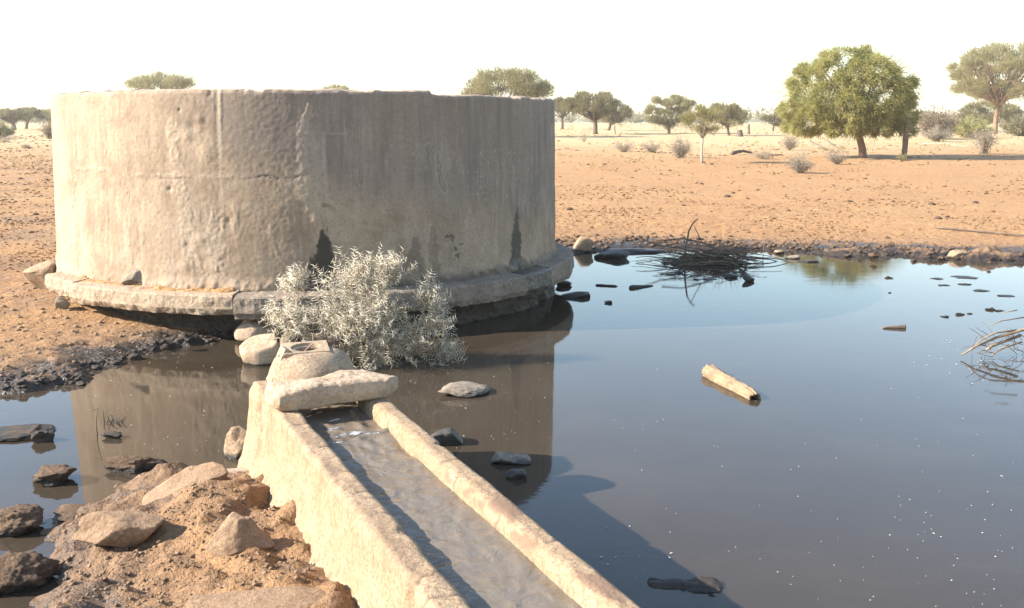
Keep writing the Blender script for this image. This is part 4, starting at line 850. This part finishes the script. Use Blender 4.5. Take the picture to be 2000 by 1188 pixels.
def shrub(name, label, box, leaf='leaf_grey', stem='bark_pale', n=70, nl=900, group=None, y=None, ll=.12, lw=.03, cat='shrub', seed=0, rs=.006, flat=False):
    global RNG
    RNG = np.random.default_rng(1900+seed); rnd = random.Random(seed); x0, y0, x1, y1 = box
    B = on_ground((x0+x1)/2, y1) if y is None else Vector(((x0+x1)/2-1000, 0, 0))
    s = depth(B)/FPX; hw = (x1-x0)/2*s; H = (y1-y0)*s; root = empty(name, B); tag(root, label, cat, group); tm, cm = MB(), MB(); b0 = np.array(B)
    for k in range(n):
        a = rnd.random()*2*PI; rr = hw*math.sqrt(rnd.random()); e = b0+np.array([math.cos(a)*rr, math.sin(a)*rr, H*(rnd.uniform(.45, 1.0)*(1-.45*(rr/hw)**2) if not flat else rnd.uniform(.8, 1))])
        st_ = b0+np.array([rnd.gauss(0, .06)*hw*2, rnd.gauss(0, .06)*hw, -.02]); ps = curve(st_, e, .06, 6, .12); tm.tube(ps, np.linspace(rs, rs*.35, 6), 3, False)
        for j in range(3): o_ = ps[rnd.randint(2, 5)]; tm.tube(curve(o_, o_+dirs(1)[0]*H*.22+np.array([0, 0, H*.08]), .1, 4, .15), np.linspace(rs*.5, rs*.25, 4), 3, False)
        m = nl//n
        if m: i = RNG.integers(2, 6, m); p = ps[i]+dirs(m)*H*.10; blades(cm, p, dirs(m)+np.array([0, 0, .5]), RNG.uniform(.5, 1.2, m)*ll, lw)
    tm.build('stems', M[stem], root)
    if cm.n: cm.build('foliage', M[leaf], root, smooth=False)
    return root
# the leaning green tree
tree('green_tree', 'bushy fresh green tree with drooping twigs and a bare leaning trunk', 'tree', (1685, 309), (1522, 92, 1782, 268), 'leaf_green', 'bark_red', 330, 80000, 'bell', .28, .030, .42, .17, .27, spread=1., upf=.3, nlimb=30, seed=1)
tree('camelthorn_tree', 'tall umbrella shaped thorn tree with a reddish forked trunk at the right edge', 'tree', (1942, 262), (1842, 86, 2062, 214), 'leaf_pale', 'bark_red', 97, 44200, 'dome', 0.47, 0.048, 0, .24, .30, spread=.8, nlimb=34, seed=2)
tree('young_tree', 'slim young tree with thin yellow-green crown and pale bare trunk', 'tree', (1371, 319), (1326, 206, 1412, 268), 'leaf_young', 'bark_pale', 33, 6120, 'dome', 0.13, 0.020, 0, .05, .42, spread=.8, upf=.8, nlimb=18, seed=3)
tree('acacia_tree', 'flat topped thorn tree whose crown rises behind the right end of the tank', 'tree', (985, 268), (888, 131, 1084, 222), 'leaf_acacia', 'bark', 59, 22100, 'flat', 0.32, 0.051, 0, .2, .34, spread=.85, seed=4)
tree('acacia_tree', 'broad dark thorn tree nearest to the right of the tank', 'tree', (1163, 262), (1092, 178, 1226, 243), 'leaf_olive', 'bark', 52, 15300, 'flat', 0.36, 0.058, 0, .24, .3, spread=.8, seed=5)
tree('acacia_tree', 'small thorn tree half hidden by the right end of the tank', 'tree', (1098, 253), (1062, 190, 1132, 238), 'leaf_olive', 'bark', 26, 6120, 'flat', 0.38, 0.068, 0, .2, .35, spread=.8, seed=6)
tree('acacia_tree', 'low thorn tree tucked behind the right side of the broad dark one', 'tree', (1188, 255), (1172, 205, 1236, 246), 'leaf_olive', 'bark', 26, 6800, 'dome', 0.38, 0.068, 0, .2, .3, spread=.85, seed=7)
tree('acacia_tree', 'rounded olive thorn tree standing alone left of the young tree', 'tree', (1306, 261), (1258, 184, 1362, 256), 'leaf_acacia', 'bark', 52, 17850, 'dome', 0.32, 0.054, 0, .16, .2, spread=.7, upf=.8, seed=8)
tree('acacia_tree', 'low spreading thorn tree right behind the young tree', 'tree', (1424, 265), (1368, 206, 1462, 250), 'leaf_acacia', 'bark', 44, 12750, 'dome', 0.32, 0.054, 0, .12, .28, spread=.85, seed=9)
tree('acacia_tree', 'small far tree seen left of the green tree', 'tree', (1510, 256), (1487, 222, 1536, 250), 'leaf_olive', 'bark', 18, 3400, 'dome', 0.42, 0.075, 0, .12, .3, seed=10)
tree('acacia_tree', 'flat tuft of a thorn tree showing above the left part of the tank', 'tree', (315, 262), (238, 145, 394, 196), 'leaf_acacia', 'bark', 44, 13600, 'flat', 0.34, 0.034, 0, .2, .4, spread=.8, upf=1.1, seed=11)
tree('acacia_tree', 'pale tree top barely showing above the middle of the tank rim', 'tree', (668, 260), (632, 164, 708, 205), 'leaf_pale', 'bark', 20, 4250, 'dome', 0.34, 0.054, 0, .15, .4, upf=1., seed=12)
tree('acacia_tree', 'dark forked thorn tree at the left edge', 'tree', (28, 254), (-12, 212, 62, 242), 'leaf_olive', 'bark', 33, 8840, 'flat', 0.38, 0.068, 0, .28, .3, seed=13)
tree('acacia_tree', 'dark thorn tree just right of the forked one at the left', 'tree', (51, 252), (34, 209, 88, 240), 'leaf_olive', 'bark', 26, 7140, 'dome', 0.38, 0.068, 0, .22, .3, seed=14)
tree('acacia_tree', 'far thorn tree touching the left side of the tank', 'tree', (96, 250), (72, 214, 132, 240), 'leaf_acacia', 'bark', 20, 4420, 'flat', 0.42, 0.075, 0, .2, .3, seed=15)
tree('acacia_tree', 'grey-green tree behind the trunk of the tall umbrella tree', 'tree', (1905, 258), (1868, 198, 1990, 252), 'leaf_acacia', 'bark', 39, 10200, 'dome', 0.42, 0.068, 0, .15, .2, seed=16)
# bushes
shrub('dry_bush', 'large grey-brown leafless bush right of the green tree', (1786, 205, 1872, 272), 'leaf_brown', n=160, nl=4200, ll=.3, lw=.07, seed=1, rs=.018)
shrub('green_bush', 'round yellow-green bush below the umbrella tree', (1854, 226, 1934, 270), 'leaf_green', n=90, nl=3600, ll=.3, lw=.08, seed=2, rs=.014)
shrub('dry_bush', 'pale dry bush in front of the grey-brown one', (1798, 246, 1862, 277), 'leaf_grey', n=80, nl=1400, ll=.2, lw=.05, seed=3, rs=.012)
shrub('green_bush', 'dark green bush at the right edge behind the tall trunk', (1952, 226, 2030, 266), 'leaf_olive', n=80, nl=3600, ll=.35, lw=.09, seed=4, rs=.014)
shrub('dry_bush', 'pale vase shaped dry bush in front of the umbrella tree', (1885, 258, 1960, 301), 'leaf_grey', n=70, nl=900, ll=.14, lw=.03, seed=5, rs=.012, flat=True)
shrub('dry_shrub', 'round pale dry shrub on the open sand left of the green tree', (1532, 297, 1594, 338), 'leaf_grey', n=110, nl=1500, ll=.09, lw=.02, seed=6)
shrub('dry_shrub', 'pale feathery dry shrub under the left edge of the green tree', (1522, 258, 1562, 294), 'leaf_grey', n=70, nl=900, ll=.12, lw=.03, seed=7, rs=.007)
shrub('dry_shrub', 'low pale dry shrub left of the leaning trunk', (1608, 290, 1660, 321), 'leaf_grey', n=80, nl=800, ll=.1, lw=.02, seed=8)
shrub('dry_shrub', 'pale dry shrub beside the pale trunk of the young tree', (1303, 262, 1352, 309), 'leaf_grey', n=110, nl=1500, ll=.1, lw=.025, seed=9)
shrub('dry_shrub', 'low sprawling dry shrub farthest left on the open sand', (1190, 272, 1246, 297), 'leaf_grey', n=70, nl=700, ll=.1, lw=.025, seed=10)
shrub('dry_shrub', 'low pale dry shrub between the sprawling one and the young tree', (1248, 274, 1296, 298), 'leaf_grey', n=70, nl=700, ll=.1, lw=.025, seed=11)
shrub('dry_shrub', 'bare thin shrub close to the right end of the tank', (1124, 248, 1156, 277), n=30, nl=60, seed=12, rs=.008)
shrub('dry_shrub', 'low grey shrub beside the grey dead log', (1466, 288, 1516, 311), 'leaf_grey', n=60, nl=500, ll=.09, lw=.02, seed=13)
shrub('dry_shrub', 'thin dry shrub against the left side of the tank', (80, 234, 112, 272), 'leaf_brown', n=60, nl=900, ll=.25, lw=.05, seed=14, rs=.012)
shrub('dry_bush', 'grey-green bush at the left edge below the trees', (-22, 236, 26, 270), 'leaf_acacia', n=70, nl=1800, ll=.3, lw=.08, seed=15, rs=.014)
shrub('dry_shrub', 'tiny grey tuft on the sand left of the tank', (40, 281, 62, 290), 'leaf_grey', n=40, nl=300, ll=.1, lw=.02, seed=16)
shrub('dry_shrub', 'low dry shrub at the left edge on the sand', (-20, 262, 36, 277), 'leaf_grey', n=50, nl=500, ll=.15, lw=.03, seed=17)
shrub('dry_shrub', 'small shrub at the foot of the fence post', (1752, 300, 1772, 314), 'leaf_young', n=40, nl=300, ll=.12, lw=.03, seed=18)
# posts, stumps, dead wood on the sand
RNG = np.random.default_rng(5)
def post(label, x, y0, y1, r_, lean=0., m='post', name='fence_post', cat='post'):
    B = on_ground(x, y1); s = depth(B)/FPX; H = (y1-y0)*s; b = MB(); n = 8
    b.tube(np.array([np.array(B)+np.array([lean*H*f+.02*math.sin(f*6), 0, -.08+(H+.08)*f]) for f in np.linspace(0, 1, n)]), r_*np.linspace(1.1, .85, n)*(1+.08*RNG.normal(size=n)), 9); tag(b.build(name, M[m]), label, cat)
post('dark weathered fence post standing right of the leaning trunk', 1764, 241, 311, .12, .05)
post('far dark post just right of the low spreading tree', 1462, 243, 262, .13)
post('thin far pole between the trees right of the tank', 1201, 246, 262, .05)
post('short dark stump below the low spreading tree', 1445, 254, 267, .28, 0, 'bark', 'tree_stump', 'stump')
def deadlog(label, pts, r_, m):
    ps = [np.array(on_ground(*p))+np.array([0, 0, r_*.8+h_]) for *p, h_ in pts]; ps = np.array(ps); t0 = np.linspace(0, 1, len(ps)); t1 = np.linspace(0, 1, 14); q = np.stack([np.interp(t1, t0, ps[:, k]) for k in range(3)], 1)+.02*RNG.normal(size=(14, 3)); b = MB(); b.tube(q, r_*np.linspace(1.1, .5, 14), 8)
    tag(b.build('dead_log', M[m]), label, 'log')
deadlog('grey dead log lying on the sand right of the young tree', [(1428, 303, 0), (1445, 302, .08), (1468, 301, 0)], .10, 'post')
deadlog('dark thin dead log lying right of the low grey shrub', [(1494, 304, 0), (1530, 304, 0)], .05, 'bark')
deadlog('weathered dead branch under the left side of the green tree', [(1582, 288, .35), (1605, 294, .15), (1640, 298, 0)], .05, 'post')
deadlog('thinner dead branch with a raised end under the green tree', [(1606, 276, .25), (1625, 288, .12), (1655, 300, 0)], .035, 'post')
deadlog('thin fallen branch on the sand left of the vase shaped bush', [(1802, 282, 0), (1850, 283, .05), (1888, 288, 0)], .04, 'bark_pale')

# ------------------------------------------------------------------ dung, clods, grass, far woodland
rg = random.Random(21)
var = [rock_shape(300+i, 5, .15, .16, 2) for i in range(6)]
VM = []
for v, f in var: b = MB(); b.add(v, f); o = b.build('dung_clod', M['dung']); VM.append(o.data); bpy.data.objects.remove(o)
spots = [(1420, 385, 14), (1432, 378, 9), (1660, 395, 12), (1905, 397, 13), (1925, 379, 9), (1820, 400, 14), (1335, 402, 9), (1113, 410, 14), (1370, 360, 8), (1700, 392, 9), (1832, 428, 16), (1850, 425, 10), (1655, 372, 8), (1745, 395, 8), (1210, 372, 7), (1180, 322, 9), (1148, 322, 7), (1390, 322, 9), (1308, 334, 8), (1690, 350, 8), (1940, 345, 8), (1580, 350, 7), (1480, 372, 8), (1845, 365, 7), (1250, 408, 8), (1540, 412, 9), (70, 420, 12), (40, 350, 10), (92, 352, 9), (30, 395, 8), (60, 455, 11), (18, 430, 9)]
for i, (px, py, s) in enumerate(sorted(spots)):
    p = on_ground(px, py); w_ = s*depth(p)/FPX; o = bpy.data.objects.new('dung_clod', VM[i % 6]); COL.objects.link(o); o.location = p+Vector((0, 0, w_*.08)); o.scale = (w_*.5, w_*.5, w_*.28); o.rotation_euler = (0, 0, rg.random()*6)
    tag(o, 'dark dry dung clod on the open sand, %s from the left' % nth(i+1), 'dung', 'dung clods on the open sand')
b = MB(); c1 = [rock_shape(320+i, 4, .15, .15, 1) for i in range(5)]
X_, Y_, S_ = [], [], []
rn = np.random.default_rng(31); n = 17000; py = 285+180*rn.random(n)**.75; px = np.where(rn.random(n) < .74, rn.uniform(1075, 2010, n), rn.uniform(-10, 112, n)); py = np.where(px < 200, 275+250*rn.random(n), py)
bb = (594-py)/FPX; tq = (.3-ZC)/(-SP+bb*CP); X_ = (px-1000)/FPX*tq; Y_ = (CP+bb*SP)*tq; cl = fbm(np.stack([X_*.55, Y_*.4, X_*0], 1), 3, 4)
ok = rn.random(n) < np.maximum(.06, .28+2.0*cl+.35*(px < 200)); ok &= np.hypot(X_-TC.x, Y_-TC.y) > 3.4; X_, Y_ = X_[ok], Y_[ok]
S_ = rn.choice([1.2, 1.4, 1.6, 2, 2, 2.6, 3, 3.4, 5.5], len(X_))*(Y_*CP+(ZC-.3)*SP)/FPX
Z_ = ground(np.array(X_), np.array(Y_))
for x, y, z, s in zip(X_, Y_, Z_, S_):
    v, f = rg.choice(c1); a = rg.random()*6; v = v@np.array([[math.cos(a), -math.sin(a), 0], [math.sin(a), math.cos(a), 0], [0, 0, 1]]); b.add(v*np.array([s*rg.uniform(.8, 1.6), s*.8, s*.55])*.5*1.25+np.array([x, y, z+s*.08]), f)
tag(b.build('sand_clods', M['sand_clod']), 'scatter of tiny dark crumbs of dung and soil over the sand', kind='stuff')
b = MB(); X_, Y_, S_ = [], [], []                          # crumbs on the mud by the trough and on the left bank
for i in range(2600):
    if i < 1700: px, py = rg.uniform(120, 640), rg.uniform(985, 1188)
    else: px, py = rg.uniform(0, 440), rg.uniform(575, 760)
    p = at(px, py, .12); sd_ = float(pond_sd(np.array([p.x]), np.array([p.y]))[0])
    if sd_ < .03: continue
    X_.append(p.x); Y_.append(p.y); S_.append(rg.choice((2, 2.5, 3, 4, 5, 8))*depth(p)/FPX)
Z_ = ground(np.array(X_), np.array(Y_))
for x, y, z, s in zip(X_, Y_, Z_, S_):
    tu, tv = x*U[0]+y*U[1], x*V[0]+y*V[1]
    if tv > .88 or z < .02: continue
    v, f = rg.choice(c1); b.add(v*np.array([s*rg.uniform(.7, 1.3), s, s*.6])*.6+np.array([x, y, z+s*.1]), f)
tag(b.build('mud_crumbs', M['mud_bank']), 'crumbs of dried mud on the banks', kind='stuff')
b = MB(); n = 2600; yy = 38+RNG.random(n)**1.6*230; xx = (RNG.random(n)-.5)*yy*1.25; keep = fbm(P3(xx, yy)*.05, 3, 7)+.10*RNG.normal(size=n) > -.05; xx, yy = xx[keep], yy[keep]; z_ = ground(xx, yy)
m = 7; P = np.repeat(np.stack([xx, yy, z_], 1), m, 0)+RNG.normal(size=(len(xx)*m, 3))*np.array([.12, .12, 0]); blades(b, P, RNG.normal(size=(len(P), 3))*.5+np.array([0, 0, 1]), RNG.uniform(.10, .34, len(P)), .025+.0004*P[:, 1])
tag(b.build('dry_grass', M['straw'], smooth=False), 'thin pale dry grass on the far plain', kind='stuff')
RNG = np.random.default_rng(77); b = MB()                       # bushland on the horizon
for i in range(420):
    y = rg.uniform(260, 620); x = rg.uniform(-.62, .62)*y; z = gz(x, y); h = rg.uniform(1.2, 3.6)*(1+y/900); wd = h*rg.uniform(.7, 1.5); n = 150
    p = np.array([x, y, z+h*.5])+dirs(n)*(RNG.random(n)**.4)[:, None]*np.array([wd, wd, h*.5]); blades(b, p, dirs(n)+np.array([0, 0, .5]), RNG.uniform(.5, 1.2, n)*1.1, .55)
tag(b.build('far_bushland', M['leaf_acacia'], smooth=False), 'hazy line of low bush along the horizon', kind='stuff')
b = MB(); k = 200; xs_ = np.linspace(-1200, 1200, k); hh_ = 7+8*fbm(np.stack([xs_*.0032, xs_*0, xs_*0], 1), 4, 3); hh_ = np.maximum(hh_, 3)
rows = [np.stack([xs_, np.full(k, 1050.), np.full(k, 0.)], 1), np.stack([xs_, np.full(k, 1130.), hh_*.7], 1), np.stack([xs_, np.full(k, 1200.), hh_], 1), np.stack([xs_, np.full(k, 1380.), hh_*0], 1)]
b.add(np.concatenate(rows), grid_faces(4, k)); tag(b.build('hills', M['leaf_acacia']), kind='structure', label='low far hills on the horizon')

# ------------------------------------------------------------------ dusty air
hz = bpy.data.materials.new('dusty_air'); hz.use_nodes = True; nt_ = hz.node_tree; nt_.nodes.remove(nt_.nodes['Principled BSDF']); pv = nt_.nodes.new('ShaderNodeVolumePrincipled')
pv.inputs['Color'].default_value = (.96, .92, .84, 1); pv.inputs['Density'].default_value = .0007; pv.inputs['Anisotropy'].default_value = .25; nt_.links.new(pv.outputs[0], nt_.nodes['Material Output'].inputs['Volume'])
b = MB(); zl, zh = float(GZ.min())-1.2, 34.; c8 = [(x, y, z) for z in (zl, zh) for y in (-70, 1560) for x in (-1420, 1420)]
b.add(c8, [[0, 2, 3, 1], [4, 5, 7, 6], [0, 1, 5, 4], [2, 6, 7, 3], [0, 4, 6, 2], [1, 3, 7, 5]]); tag(b.build('haze', hz, smooth=False), 'thin dusty air over the plain', kind='stuff')
